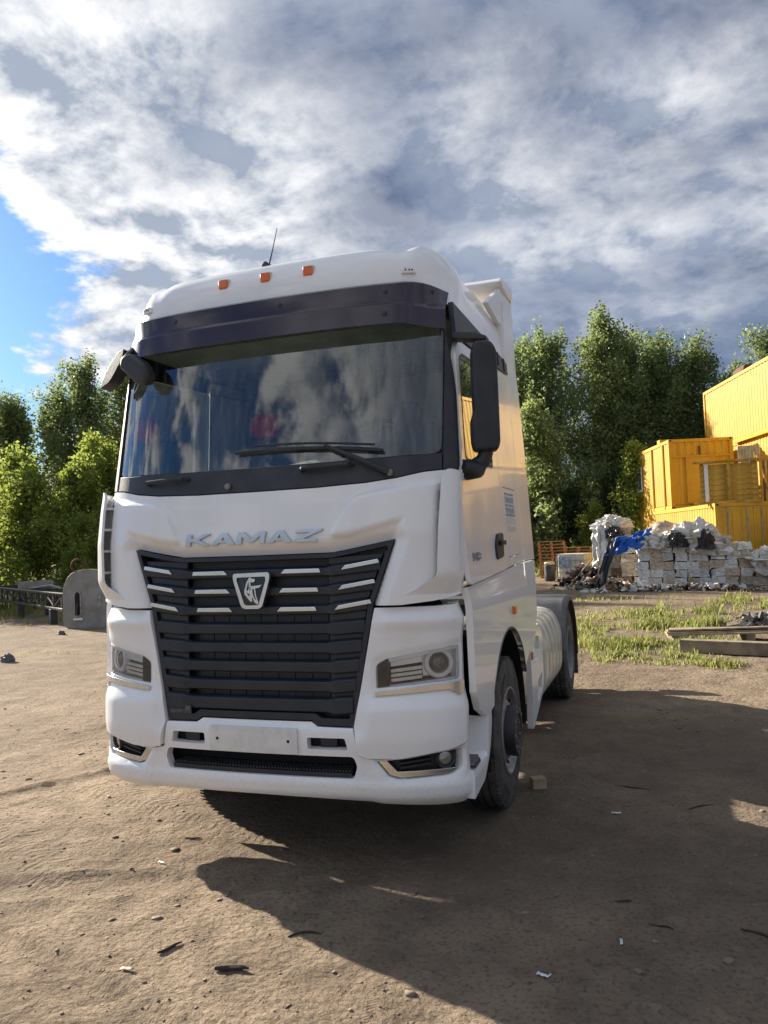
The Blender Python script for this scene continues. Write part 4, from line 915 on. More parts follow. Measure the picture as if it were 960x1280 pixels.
# ================================================================ VEGETATION
def leaf_mat(name, dark, light, warm):
    m = bpy.data.materials.new(name); m.use_nodes = True; t = m.node_tree; k = NT(t); t.nodes.clear()
    at_ = k.n('ShaderNodeAttribute'); at_.attribute_name = 'rnd'; r = at_.outputs['Fac']
    tc = k.n('ShaderNodeTexCoord').outputs['Object']
    c = k.mix(r, dark, light); c = k.mix(k.ss(k.noise(tc, .55, 3), .45, .75, 0., .65), c, warm)
    d = k.n('ShaderNodeBsdfDiffuse'); k.put(d.inputs[0], c); tr = k.n('ShaderNodeBsdfTranslucent'); k.put(tr.inputs[0], k.mix(.5, c, warm))
    gl = k.n('ShaderNodeBsdfGlossy'); gl.inputs['Roughness'].default_value = .35; gl.inputs[0].default_value = (.6,.65,.7,1)
    a = k.n('ShaderNodeMixShader'); a.inputs[0].default_value = .58; t.links.new(d.outputs[0], a.inputs[1]); t.links.new(tr.outputs[0], a.inputs[2])
    b = k.n('ShaderNodeMixShader'); b.inputs[0].default_value = .015; t.links.new(a.outputs[0], b.inputs[1]); t.links.new(gl.outputs[0], b.inputs[2])
    o = k.n('ShaderNodeOutputMaterial'); t.links.new(b.outputs[0], o.inputs[0]); MATS[name] = m; return m
LEAF_B = leaf_mat('birch_leaves', (.100,.150,.064), (.240,.310,.130), (.290,.335,.115)); LEAF_Y = leaf_mat('bush_leaves', (.125,.185,.038), (.250,.325,.070), (.340,.375,.080)); LEAF_D = leaf_mat('dark_leaves', (.050,.082,.040), (.100,.145,.060), (.120,.160,.058))  # the last is the darkest green, for undergrowth and the distant wood
GRASSM = leaf_mat('grass_blades', (.13,.18,.04), (.29,.33,.09), (.38,.35,.14))
BARK = mat('tree_bark', (.20,.19,.17), .9, var=.3, vscale=3, bump=.4, bscale=20, c2=(.07,.06,.05))
def leaves(cent, sig, n_each, size, g, droop=0.):
    C = np.repeat(cent, n_each, 0); S_ = np.repeat(sig, n_each, 0); n = len(C)
    d = g.normal(size=(n, 3)); d /= np.maximum(1e-6, np.linalg.norm(d, axis=1))[:, None]; d *= g.uniform(0, 1, (n, 1))**.45*1.5
    p = C+d*S_
    if droop: p[:, 2] -= droop*g.uniform(0, 1, n)**2
    a = g.normal(size=(n, 3)); a /= np.linalg.norm(a, axis=1)[:, None]
    b = np.cross(a, g.normal(size=(n, 3))); b /= np.linalg.norm(b, axis=1)[:, None]
    s = size*g.uniform(.6, 1.25, (n, 1)); a = a*s; b = b*s*.62
    v = np.stack([p-a, p+b, p+a, p-b], 1).reshape(-1, 3); f = np.arange(4*n).reshape(-1, 4)
    rnd = np.clip(g.normal(.5, .22, n)+np.repeat(g.normal(0, .26, len(cent)), n_each), 0, 1)
    return v, f, rnd
def tree_meshes(seed, H, Wd, n_limb, per, n_leaf, size, lo=.12, droop=.5, sig=.35, trunk_r=.15, wob=1., up_=(.25, 1.0)):
    """trunk with limbs; leaf clumps hang along the outer part of every limb"""
    g = np.random.default_rng(seed); tr = MB(); P_ = [Vector((0,0,-.1))]; x = y = 0
    for i in range(1, 9): x += g.normal()*.13*wob; y += g.normal()*.13*wob; P_.append(Vector((x, y, H*.96*i/8)))
    tr.tube(P_, [trunk_r*(1-.9*i/8) for i in range(9)], 8); cent = []
    for l in range(n_limb):
        t0 = lo+(1-lo)*((l+g.uniform(0, 1))/n_limb)**.85*.97; k = int(min(7, t0*8)); q = P_[k].lerp(P_[k+1], t0*8-k)
        ang = l*2.4+g.normal()*.5; L = Wd/2*min(1.05, 1.42-1.12*t0)*g.uniform(.30, 1.30); e = g.uniform(*up_)
        d = Vector((math.cos(ang)*math.cos(e), math.sin(ang)*math.cos(e), math.sin(e))); m = q+d*L*.55; c = q+d*L+Vector((0,0,-.18*L))
        r_ = trunk_r*(1-.85*t0)*.42; tr.tube([q, m, c], [r_, r_*.6, r_*.2], 5)
        for i in range(per):
            f_ = g.uniform(.22, 1.0)**.8; p = q.lerp(m, f_*2) if f_ < .5 else m.lerp(c, f_*2-1)
            cent.append(tuple(p+Vector(g.normal(0, .16*(.4+f_), 3))*L*.55))
    for i in range(per): cent.append(tuple(P_[8]+Vector((g.normal()*.22, g.normal()*.22, g.uniform(-.7, .5)))))
    cent = np.array(cent); n = len(cent); cent[:, 2] = np.maximum(cent[:, 2], .25); sg = np.stack([g.uniform(.5,1.4,n), g.uniform(.5,1.4,n), g.uniform(.7,1.9,n)], 1)*sig
    v, f, r = leaves(cent, sg, n_leaf, size, g, droop)
    return tr.mesh('trunk'), np_mesh('crown', v, f, r)
VAR = {}
BU = dict(up_=(.30, 1.25))
for key, a in dict(birch0=(11,13.4,8.0,50,8,46,.095,.10,1.3,.33,.16), birch1=(12,12.6,7.2,46,8,46,.095,.12,1.3,.32,.15), birch2=(13,14.2,6.6,46,8,46,.095,.10,1.4,.31,.16), birch3=(14,11.8,8.6,50,8,46,.095,.08,1.2,.34,.16),
                   bush0=(21,5.4,4.9,36,6,40,.080,.03,.4,.26,.07), bush1=(22,4.8,4.5,32,6,40,.080,.03,.4,.25,.06), bush2=(23,6.2,4.1,34,6,40,.080,.04,.5,.25,.06)).items(): VAR[key] = tree_meshes(*a, **BU)
def tree(kind, x, y, s, rz, leaf, label, cat='tree', group=None, name='birch_tree', sz=1.):
    o = empty(name, (x, y, ground_z(x, y)), rz, label, cat, group); T, Cn = VAR[kind]
    a = inst('trunk', T, o, scale=(s, s, s*sz)); b = inst('crown', Cn, o, scale=(s, s, s*sz))
    for ob, m_ in ((a, BARK), (b, leaf)):
        if not ob.data.materials: ob.data.materials.append(m_)
        ob.material_slots[0].link = 'OBJECT'; ob.material_slots[0].material = m_
    return o
GB = 'tall trees beyond the dumped pallets'
BIRCH = ['tallest slender birch, rising above the caged tank', 'broad green birch directly behind the bright green bush', 'green birch next to the wide one by the short container', 'wide spreading birch just behind the short yellow container',
         'green birch right behind the tall pallet stack', 'birch in the wood hidden mostly by the cab', 'spreading birch deep in the wood behind the tallest birch', 'birch in the wood hidden mostly by the cab', 'back-row birch showing between the broad birches', 'birch peeping over the short yellow container next to the stack of three', 'back-row birch behind the tall pallet stack']
for i, (k_, x, y, s, rz) in enumerate([('birch2',-1.15,41.8,1.04,.3),('birch0',1.1,42.6,1.0,2.1),('birch1',3.0,43.4,1.0,1.1),('birch3',5.0,44.4,1.06,4.),('birch1',-3.7,40.9,1.06,5.1),('birch0',-6.3,41.6,.98,.9),('birch3',-.1,45.4,1.12,2.6),('birch2',-9.3,41.2,.95,3.3),('birch1',2.2,46.5,1.08,3.9),('birch3',6.6,45.6,.95,.4),('birch0',-4.6,44.6,1.06,1.9)]):
    tree(k_, x, y, s, rz, LEAF_B, BIRCH[i], group=GB)
for k_, x, y, s, rz in [('birch0',8.6,48.5,1.06,.5),('birch2',11.2,47.8,1.10,1.7),('birch3',14.5,48.5,1.25,3.)]:
    tree(k_, x, y, s, rz, LEAF_B, 'tall green tree rising behind the long yellow container', group='trees behind the yellow containers')
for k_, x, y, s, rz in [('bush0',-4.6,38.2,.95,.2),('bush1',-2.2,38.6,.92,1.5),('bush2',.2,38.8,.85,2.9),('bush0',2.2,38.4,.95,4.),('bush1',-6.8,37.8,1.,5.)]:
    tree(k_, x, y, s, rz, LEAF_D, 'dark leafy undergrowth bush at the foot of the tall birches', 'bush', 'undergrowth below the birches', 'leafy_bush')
tree('bush2', 1.15, 34.0, .95, .4, LEAF_Y, 'bright green leafy bush beside the far end of the yellow container', 'bush', None, 'leafy_bush')
tree('bush0', -.6, 35.0, .62, 2.4, LEAF_Y, 'low green bush in front of the dark undergrowth', 'bush', None, 'leafy_bush')
tree('bush2', -4.0, 35.8, 1.36, 1.4, LEAF_B, 'slender light green sapling behind the tall pallet stack', 'tree', None, 'maple_sapling')
GL = 'trees along the far left edge of the yard'
for k_, x, y, s, rz in [('birch0',-26.9,30.2,.92,.7),('birch3',-30.0,28.9,.88,2.2),('birch1',-25.4,32.6,.95,3.9),('birch2',-32.6,27.4,.78,1.),('birch3',-23.2,33.6,.98,5.3),('birch1',-36.5,25.2,.85,2.8),('birch3',-28.4,31.4,.93,4.2),('birch0',-31.5,30.2,.80,5.6)]:
    tree(k_, x, y, s, rz, LEAF_B, 'tall tree standing behind the bright bushes near the dismantled trailer frame', group=GL)
for k_, x, y, s, rz in [('bush0',-18.6,20.9,1.0,.4),('bush1',-20.9,20.0,1.08,1.9),('bush2',-16.6,22.4,1.0,3.0),('bush0',-14.6,23.4,.98,4.4),('bush1',-23.0,18.8,1.12,5.5),('bush2',-19.6,22.6,1.06,.9),('bush0',-22.4,21.8,1.12,2.7),('bush2',-17.2,24.2,1.20,3.6),('bush1',-12.6,24.6,1.0,1.2),('bush2',-21.4,18.2,.72,4.1),('bush1',-17.6,19.6,.66,.5)]:
    tree(k_, x, y, s, rz, LEAF_Y, 'bright yellow-green bush along the yard edge behind the trailer frame', 'bush', 'bright bushes along the yard edge', 'leafy_bush')
# the wood behind, read as one mass
g = np.random.default_rng(5); A_ = g.uniform(-1.25, .62, 520); Dd = g.uniform(56, 74, 520)
cent = np.stack([CAM.x+np.sin(A_)*Dd, CAM.y+np.cos(A_)*Dd, g.uniform(.3, 9.5, 520)*np.where(A_ < -.45, .72, 1.)], 1)
v, f, r = leaves(cent, np.tile([2.1,2.1,1.5], (520,1)), 110, .34, g)
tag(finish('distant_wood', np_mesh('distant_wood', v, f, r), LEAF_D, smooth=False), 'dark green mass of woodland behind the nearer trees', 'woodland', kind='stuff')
# grass and weeds
def blades(name, regions, label, thin=1.):
    V, F4, F3, A4, A3 = [], [], [], [], []; n = 0
    for (cx, cy, rx, ry, cnt, h) in regions:
        for _ in range(cnt*3):
            x, y = cx+rx*rng.normal()*.55, cy+ry*rng.normal()*.55
            pr = .22+1.6*nz(x, y, .9, 30.)+.8*nz(x, y, 3.3, 40.)
            if rng.uniform() > pr: continue
            z = ground_z(x, y); hs = h*(.45+.8*max(0, min(1, pr)))
            for _k in range(3):
                an = rng.uniform(0, 6.28); hh = hs*rng.uniform(.3, 1.1); w = (.004+.003*rng.uniform()+.0004*max(0, y))*thin; ln = hh*rng.uniform(.15, .9); dx, dy = math.cos(an), math.sin(an); ox, oy = x+rng.normal()*.03, y+rng.normal()*.03
                V += [(ox-dy*w, oy+dx*w, z), (ox+dy*w, oy-dx*w, z), (ox+dx*ln*.4+dy*w*.8, oy+dy*ln*.4-dx*w*.8, z+hh*.65), (ox+dx*ln*.4-dy*w*.8, oy+dy*ln*.4+dx*w*.8, z+hh*.65), (ox+dx*ln, oy+dy*ln, z+hh)]
                F4.append((n, n+1, n+2, n+3)); F3.append((n+3, n+2, n+4)); n += 5; t_ = rng.uniform(); A4.append(t_); A3.append(t_)
    me = bpy.data.meshes.new(name); me.from_pydata(V, [], F4+F3); at_ = me.attributes.new('rnd', 'FLOAT', 'FACE'); at_.data.foreach_set('value', np.array(A4+A3, np.float32)); me.update()
    return tag(finish(name, me, GRASSM, smooth=False), label, 'grass', kind='stuff')
blades('yard_grass', [(1.9,9.7,1.1,1.1,900,.16),(1.4,11.4,1.2,1.2,420,.17),(2.6,12.3,1.1,.9,420,.20),(2.4,8.0,1.0,.45,620,.11),(3.3,7.9,.8,.4,360,.11),(2.4,14.6,.9,1.0,240,.22),(4.6,14.8,1.0,1.4,240,.22),(.9,14.5,.8,1.6,120,.15),(3.9,17.5,2.0,1.4,160,.2),(.4,19,1.6,1.5,90,.15),(-8.8,7.6,.8,.4,60,.08),(-18.5,15.8,3.2,1.8,330,.25),(-13.2,15.4,1.6,1.6,160,.22)], 'patchy sunlit grass growing in the yard dirt')
blades('edge_weeds', [(-2.6,35.2,4.2,1.6,900,.75),(1.4,36.2,2.2,1.2,420,.8),(-.2,29.6,1.0,.8,160,.7),(-18.5,19.2,5.5,1.4,900,.6),(-25,17,3.5,1.4,400,.6),(-12.5,22.2,3.,1.2,400,.6)], 'tall green weeds along the foot of the trees')

# ================================================================ YELLOW CONTAINERS
def yellow_paint():
    m = bpy.data.materials.new('yellow_paint'); m.use_nodes = True; t = m.node_tree; k = NT(t); b = t.nodes['Principled BSDF']
    tc = k.n('ShaderNodeTexCoord').outputs['Object']
    c = k.mix(k.ss(k.noise(tc, 1.4, 8, .65), .32, .70), (.56,.330,.012), (.47,.260,.016))
    runs = k.math('MULTIPLY', k.ss(k.noise(k.vmath('MULTIPLY', tc, (7, 7, .7)), 1, 8, .65), .56, .74), k.ss(k.noise(tc, .9, 4), .40, .62))
    c = k.mix(k.math('MULTIPLY', runs, .55), c, (.26,.13,.03))
    c = k.mix(k.ss(k.noise(tc, 11, 8, .7), .63, .70), c, (.16,.065,.025))
    k.put(b.inputs['Base Color'], c); b.inputs['Roughness'].default_value = .5
    bp = k.n('ShaderNodeBump'); bp.inputs['Strength'].default_value = .25; bp.inputs['Distance'].default_value = .04; k.put(bp.inputs['Height'], k.noise(tc, 1.6, 5)); t.links.new(bp.outputs[0], b.inputs['Normal'])
    return m
YEL = yellow_paint()
YELW = mat('yellow_wood', (.54,.34,.05), .75, var=.25, vscale=3, bump=.3, bscale=40)
YELB = mat('bright_yellow_paint', (.68,.46,.02), .4, var=.1)
GREYM = mat('galvanised_sheet', (.42,.45,.47), .45, metal=.3, var=.25, vscale=2)
CD = (-.257, .966); CR = math.atan2(.257, .966); CW = (.966, .257)
def corrugated(L, H, pitch=.278, depth=.036):
    """sheet in the local yz plane, ribs vertical, face towards -x"""
    pr = []; y = 0
    while y < L-.02:
        for dy, dx in ((0,0),(.26,0),(.5,depth),(.76,depth)):
            if y+dy*pitch < L: pr.append((y+dy*pitch, dx))
        y += pitch
    pr.append((L, 0)); b = MB()
    for yy, dx in pr: b.v += [(dx, yy, 0), (dx, yy, H)]
    b.f = [(2*i, 2*i+1, 2*i+3, 2*i+2) for i in range(len(pr)-1)]; me = b.mesh('side_wall', fix=False); return me
def container(loc, L, H, label, doors=True, name='shipping_container', window=False):
    W = 2.44; o = empty(name, loc, CR, label, 'container')
    me = corrugated(L-.2, H-.28); me.materials.append(YEL); inst('side_wall', me, o, (.03,.1,.16)); inst('side_wall', me, o, (W-.03,L-.1,.16), (0,0,math.pi))
    me2 = corrugated(W-.2, H-.28); me2.materials.append(YEL); inst('end_wall', me2, o, (.1,L-.03,.16), (0,0,-math.pi/2))
    MB().box((.02,.02,H-.10), (W-.02,L-.02,H-.03)).build('roof_sheet', YEL, o, smooth=False); MB().box((.02,.02,.02), (W-.02,L-.02,.14)).build('floor', YEL, o, smooth=False)
    post = MB().box((0,0,.003), (.13,.13,H-.003)).mesh('corner_post'); post.materials.append(YEL)
    for x, y in ((0,0),(W-.13,0),(0,L-.13),(W-.13,L-.13)): inst('corner_post', post, o, (x, y, 0))
    cast = MB().box((-.006,-.006,0), (.17,.136,.118)).mesh('corner_casting'); cast.materials.append(YEL)
    for x, y in ((0,0),(W-.164,0)):
        for z in (0, H-.118): inst('corner_casting', cast, o, (x, y, z)); 
    hole = MB().box((.04,-.010,.03), (.12,.01,.09)).mesh('casting_hole'); hole.materials.append(DARK)
    for x in (0, W-.164):
        for z in (0, H-.118): inst('casting_hole', hole, o, (x, 0, z))
    for z in (.004, H-.124):
        for x in (.008, W-.108): MB().box((x,.132,z), (x+.10,L-.132,z+.12)).build('side_rail', YEL, o, smooth=False)
        MB().box((.135,.01,z), (W-.135,.11,z+.12)).build('end_rail', YEL, o, smooth=False)
    if doors:
        for s in (0, 1):
            x0 = .14+s*(W-.28)/2; x1 = x0+(W-.28)/2-.01
            d = MB().box((x0,.03,.13), (x1,.07,H-.13)).build('door', YEL, o, smooth=False)
            for i in range(3):
                xa = x0+.08+i*(x1-x0-.16)/3
                for za, zb in ((.25,H*.46),(H*.52,H-.25)): MB().box((xa+.02,.012,za), (xa+(x1-x0-.16)/3-.04,.032,zb)).build('door_panel', YEL, d, bevel=.008)
            for xa in (x0+.25, x1-.2):
                MB().tube([(xa,-.012,.15),(xa,-.012,H-.15)], .02, 6).build('lock_bar', GREYM, d); MB().box((xa-.05,-.02,1.1), (xa+.20,-.035,1.16)).build('lock_handle', GREYM, d)
    else:
        me3 = corrugated(W-.26, H-.28); me3.materials.append(YEL); inst('end_wall', me3, o, (.13,.03,.16), (0,0,-math.pi/2), (-1,1,1))
        dd = MB().box((.62,-.012,.20), (1.85,.028,H-.72)).build('door', YEL, o, bevel=.01)
        for xa in (.62, 1.79): MB().box((xa,-.03,.20), (xa+.06,-.013,H-.72)).build('door_edge', YEL, dd, smooth=False)
        MB().box((.14,-.03,H-.72), (2.30,-.004,H-.66)).build('lintel', YEL, o, smooth=False)
        MB().box((1.12,-.02,H-.62), (1.18,-.0,H-.30)).build('hasp', HUB, o)
    if window:
        f_ = MB().box((-.03,L-1.75,.95), (.0,L-.62,2.05)).build('window', PLATE, o, bevel=.008)
        for y0 in (L-1.66, L-1.15): MB().box((-.036,y0,1.04), (-.031,y0+.44,1.96)).build('pane', mat('window_pane', (.10,.15,.19), .08, coat=1), f_)
        for y0 in (.9, 2.6): MB().box((-.02,y0,.02), (.005,y0+.09,H-.1)).build('wall_batten', YEL, o, smooth=False)
        for y0 in (1.2, L-.5): MB().box((.0,y0,H), (.30,y0+.4,H+.14)).build('roof_block', YEL, o, smooth=False)
    return o
c1 = container((4.0,23.9,.0), 12.19, 2.72, 'long yellow shipping container on the ground with double doors behind the white bundles', True)
c2 = container((2.74,28.65,2.72), 6.06, 2.72, 'short yellow container with a side window stacked on the long one', False, window=True)
base3 = Vector((4.40,34.4,0))-Vector((*CD,0))*12.19
c3 = [container((base3.x, base3.y, z), 12.19, 2.69, lb, True) for z, lb in ((0,'bottom yellow container in the stack of three on the right'),(2.69,'middle yellow container in the stack of three, below a bright rail'),(5.38,'topmost yellow container in the stack of three against the trees'))]
rl = MB().box((-.16,.0,5.30), (-.02,8.4,5.44)).build('bright_rail', YELB); rl.location = base3; rl.rotation_euler = (0,0,CR); tag(rl, 'bright yellow rail along the joint of the container stack', 'rail')
bx = MB().prism([(-.75,0),(.75,0),(.62,.55),(-.50,.62)], -.6, .6).build('rusty_box', mat('rust', (.14,.06,.035), .9, var=.3, bump=.3), bevel=.02); bx.location = (base3.x+CD[0]*9.6+1.2, base3.y+CD[1]*9.6+.6, 8.07); bx.rotation_euler = (0,0,CR); tag(bx, 'rusty brown box sitting on top of the highest yellow container', 'box')
# slatted crate and open bay on the long container's roof
def cpt(a, b, z): return Vector((4.0+CW[0]*a+CD[0]*b, 23.9+CW[1]*a+CD[1]*b, z))
Z0 = 2.722
cr = empty('slatted_crate', cpt(.30,.5,Z0), CR-.35, 'yellow slatted wooden crate standing on the roof of the long container', 'crate')
slt = MB().box((.0,-.018,-.075), (1.75,.018,.075)).mesh('slat'); slt.materials.append(YELW)
sls = MB().box((-.018,.0,-.075), (.018,1.3,.075)).mesh('slat'); sls.materials.append(YELW)
# front of the crate faces the camera-left; local x runs along it
for i in range(7): inst('slat', slt, cr, (-.55,.02,.16+.178*i)); inst('slat', slt, cr, (-.55,1.30,.16+.178*i))
for i in range(7): inst('slat', sls, cr, (-.53,.04,.16+.178*i))
pst = MB().box((-.05,-.05,0), (.05,.05,1.36)).mesh('post'); pst.materials.append(YELW)
for x, y in ((-.48,.09),(.35,-.05),(1.15,.09),(-.48,1.2),(1.15,1.2)): inst('post', pst, cr, (x, y, 0))
MB().box((-.75,-.14,1.36), (1.35,.12,1.43)).build('top_rail', YELW, cr, bevel=.006); MB().box((-.75,-.20,.0), (1.35,-.04,.07)).build('bottom_rail', YELW, cr, bevel=.006)
MB().box((-.40,-.045,.05), (-.28,-.02,1.33)).build('white_strip', PLATE, cr, bevel=.003)
bay = empty('open_bay', cpt(1.55,.45,Z0), CR-.02, 'open yellow wooden bay full of junk beside the slatted crate', 'shed')
for x, y in ((.12,0),(.80,0),(1.75,0),(.12,1.5),(1.75,1.5)): inst('post', pst, bay, (x, y, 0))
MB().box((.0,-.07,1.36), (2.0,.06,1.45)).build('top_rail', YELW, bay, bevel=.006); MB().box((.0,1.44,1.36), (2.0,1.56,1.45)).build('top_rail', YELW, bay, bevel=.006)
for i in range(7): inst('slat', slt, bay, (.05,1.55,.12+.19*i), (0,0,0), (1.1,1,1))
bl_ = [((.20,.35,0),(.32,.9,1.75),.09),((.55,.2,0),(.25,.6,1.60),.07),((.35,.15,0),(.62,.8,1.5),.06),((1.30,.2,0),(.95,.9,1.15),.06),((1.05,.3,0),(1.02,.5,2.25),.02)]
for a, b_, w in bl_:
    a, b_ = bay.matrix_basis @ Vector(a), bay.matrix_basis @ Vector(b_); d = b_-a
    o = MB().box((-w/2,-.02,0), (w/2,.02,d.length)).build('leaning_board', YELW, bevel=.003); o.rotation_euler = d.to_track_quat('Z', 'Y').to_euler(); o.location = a
    tag(o, 'yellow board leaning inside the open wooden bay', 'board', 'boards leaning in the bay')
sh = corrugated(.75, 1.45, .11, .02); sh.materials.append(GREYM); o = bpy.data.objects.new('metal_sheet', sh); col.objects.link(o); o.location = cpt(1.60,2.35,Z0+.72); o.rotation_euler = (0,0,CR-math.pi/2); o.location = cpt(1.62,2.2,Z0+.0); so = o.modifiers.new('solidify', 'SOLIDIFY'); so.thickness = .01; o.scale = (1,1,1.42)
tag(o, 'pale grey corrugated metal sheet standing upright behind the leaning boards', 'metal sheet')
o = MB().box((-.33,-.02,0), (.33,.02,1.55)).build('grey_board', mat('dark_grey_panel', (.07,.08,.09), .6), bevel=.004); o.location = cpt(2.12,1.5,Z0); o.rotation_euler = (-.1,0,CR); tag(o, 'dark grey panel propped inside the open wooden bay', 'panel')

# ================================================================ DUMPED GOODS
CARD = [mat('bundle_white', (.74,.73,.69), .8, var=.2, vscale=4, bump=.2, bscale=12), mat('bundle_grey', (.58,.57,.54), .8, var=.22, vscale=4, bump=.2, bscale=12), mat('bundle_cream', (.56,.46,.34), .8, var=.22, vscale=4, bump=.2, bscale=12), mat('bundle_brown', (.30,.21,.13), .85, var=.25, vscale=4, bump=.2, bscale=12)]
FILM = mat('plastic_film', (.70,.69,.66), .35, var=.25, vscale=3, bump=.5, bscale=9, c2=(.52,.49,.43), coat=.3); BAG = mat('black_bag', (.012,.012,.014), .35, bump=.6, bscale=10); TARP = mat('blue_tarp', (.02,.13,.52), .5, var=.15, bump=.4, bscale=6)
BLK = []
for k_ in range(5):
    bm = bmesh.new(); bmesh.ops.create_cube(bm, size=1); bmesh.ops.subdivide_edges(bm, edges=bm.edges, cuts=1, use_grid_fill=True); g = np.random.default_rng(40+k_)
    for v in bm.verts: v.co = Vector(v.co)*(1+.0)+Vector(g.normal(0, .045, 3)); v.co *= 1+.06*(1-max(abs(c) for c in v.co)*2+.0) if False else 1.
    me = bpy.data.meshes.new('block'); bm.to_mesh(me); bm.free(); me.materials.append(CARD[0]); BLK.append(me)
def pallet_mesh():
    b = MB()
    return b
PB = [MB().box((-.6,-.05,-.011), (.6,.05,.011)).mesh('deck_board'), MB().box((-.05,-.05,-.039), (.05,.05,.039)).mesh('block'), MB().box((-.05,-.4,-.011), (.05,.4,.011)).mesh('cross_board')]
PALW = mat('pallet_wood', (.42,.20,.085), .85, var=.3, vscale=3, bump=.3, bscale=30, c2=(.25,.13,.065))
for m_ in PB: m_.materials.append(PALW)
def pallet(loc, rz, label, group=None):
    o = empty('wooden_pallet', loc, rz, label, 'pallet', group)
    for y in (-.35,0,.35): inst('deck_board', PB[0], o, (0,y,.011))
    for x in (-.55,0,.55):
        for y in (-.35,0,.35): inst('block', PB[1], o, (x,y,.0615))
    for x in (-.55,0,.55): inst('cross_board', PB[2], o, (x,0,.112))
    for y in (-.35,-.175,0,.175,.35): inst('deck_board', PB[0], o, (0,y,.1345))
    return o
pz = ground_z(-2.35,32.1)
for i in range(11): pallet((-2.35+rng.normal()*.02, 32.1+rng.normal()*.02, pz+.147*i), .12+rng.normal()*.03, 'orange-brown wooden pallet in the tall stack beside the caged tank', 'pallets in the tall stack')
for i in range(9): pallet((-1.30+rng.normal()*.02 if i > 5 else -1.28, 32.9, ground_z(-1.28,32.9)+.147*i), .10+rng.normal()*.03, 'orange-brown wooden pallet in the lower stack behind the caged tank', 'pallets in the lower stack')
def load(loc, rz, nx, ny, nh, bw, bh, bd, label, tints, lean=0., gap=.0):
    o = empty('wrapped_pallet_load', (*loc, ground_z(*loc)), rz, label, 'pallet load'); 
    MB().box((-.02,-.02,0), (nx*bw+.02,ny*bd+.02,.12)).build('pallet_base', WOODG, o, bevel=.01)
    for k_ in range(nh):
        for i in range(nx):
            for j in range(ny):
                if 0 < i < nx-1 and 0 < j < ny-1 and k_ < nh-1: continue
                odd = (k_ % 2)*.14*bw
                if k_ == nh-1 and rng.uniform() < gap: continue
                q = inst('block', BLK[rng.integers(5)], o, ((i+.5)*bw+odd*(1 if i < nx-1 else .2)+rng.normal()*.012+lean*k_*bh, (j+.5)*bd+rng.normal()*.012, .12+(k_+.5)*bh+rng.normal()*.004), (rng.normal()*.06, rng.normal()*.07, rng.normal()*.12), (bw*1.05*(1-.12*(i == nx-1)*(k_ % 2))*rng.uniform(.93,1.04), bd*.98, bh*rng.uniform(.94,1.0)))
                q.material_slots[0].link = 'OBJECT'; q.material_slots[0].material = CARD[tints[rng.integers(len(tints))]]
    return o
load((1.50,23.25), -.10, 3, 2, 6, .38, .27, .44, 'pallet load of white wrapped blocks at the end nearest the blue tarp', (0,0,1,0,2))
load((2.66,22.98), -.03, 3, 2, 6, .345, .26, .44, 'pallet load of greyish blocks under the black bags', (1,0,2,1,0))
load((3.72,22.80), .02, 3, 2, 5, .39, .26, .42, 'pallet load of white blocks in front of the container doors', (0,0,2,1))
load((.92,24.2), -.2, 2, 2, 6, .40, .26, .40, 'brownish pallet load half hidden behind the blue tarp', (2,3,2,1))
load((.05,24.95), .10, 3, 2, 7, .42, .28, .46, 'tall ragged pallet load wrapped in torn film behind the junk heap', (2,0,3,0))
load((4.92,22.75), -.04, 2, 2, 3, .38, .26, .40, 'low leaning pallet load with slumped tan blocks', (2,2,1), lean=.16)
load((5.75,22.9), .0, 2, 2, 5, .40, .28, .40, 'pallet load with film hanging off it by the container corner', (0,1,0))
def crumple(name, c, size, seed, m, label, cat, rz=0., amp=.16, group=None, top=.5):
    """crumpled heap: a noisy flattened dome resting on what is below"""
    b = MB(); n, k_ = 44, 22
    for j in range(k_+1):
        t = j/k_
        for i in range(n):
            a = 2*math.pi*i/n; rr = math.sin(math.pi*t*.5)**.8; z = math.cos(math.pi*t*.5)
            p = Vector((rr*math.cos(a), rr*math.sin(a), z)); q_ = 1+amp*2.2*noise.noise(p*2.3+Vector((seed,0,0)))+amp*1.5*abs(noise.noise(p*5+Vector((0,seed,0))))+amp*.8*noise.noise(p*13+Vector((seed,seed,0)))
            b.v.append((p.x*size[0]*q_, p.y*size[1]*q_, max(0, p.z*size[2]*q_)))
    for j in range(k_):
        for i in range(n): b.f.append((j*n+i, j*n+(i+1) % n, (j+1)*n+(i+1) % n, (j+1)*n+i))
    o = b.build(name, m, angle=32); o.location = c; o.rotation_euler = (0,0,rz); return tag(o, label, cat, group)
def drape(name, P0, ux, uy, nx, ny, seed, m, label, cat, amp=.09):
    """a hanging or sloping sheet: grid spanned by ux, uy from P0, wrinkled"""
    P0, ux, uy = Vector(P0), Vector(ux), Vector(uy); nn = ux.cross(uy).normalized(); b = MB()
    for i in range(nx+1):
        for j in range(ny+1):
            a, c = i/nx, j/ny; w = amp*.7*math.sin(a*17+3*c+4*noise.noise(Vector((a*3, c*2, seed))))+noise.noise(Vector((a*4+seed, c*3, 0)))*amp*1.3+noise.noise(Vector((a*11, c*8+seed, 3)))*amp*.8+noise.noise(Vector((a*23, c*19+seed, 7)))*amp*.4
            e = .10*noise.noise(Vector((a*6, c*6, seed+9)))
            b.v.append(tuple(P0+ux*(a+e)+uy*(c+e*.8+.06*math.sin(a*9+seed))+nn*w))
    b.f = [(i*(ny+1)+j, (i+1)*(ny+1)+j, (i+1)*(ny+1)+j+1, i*(ny+1)+j+1) for i in range(nx) for j in range(ny)]
    o = b.build(name, m, angle=60); so = o.modifiers.new('solidify', 'SOLIDIFY'); so.thickness = .012; return tag(o, label, cat)
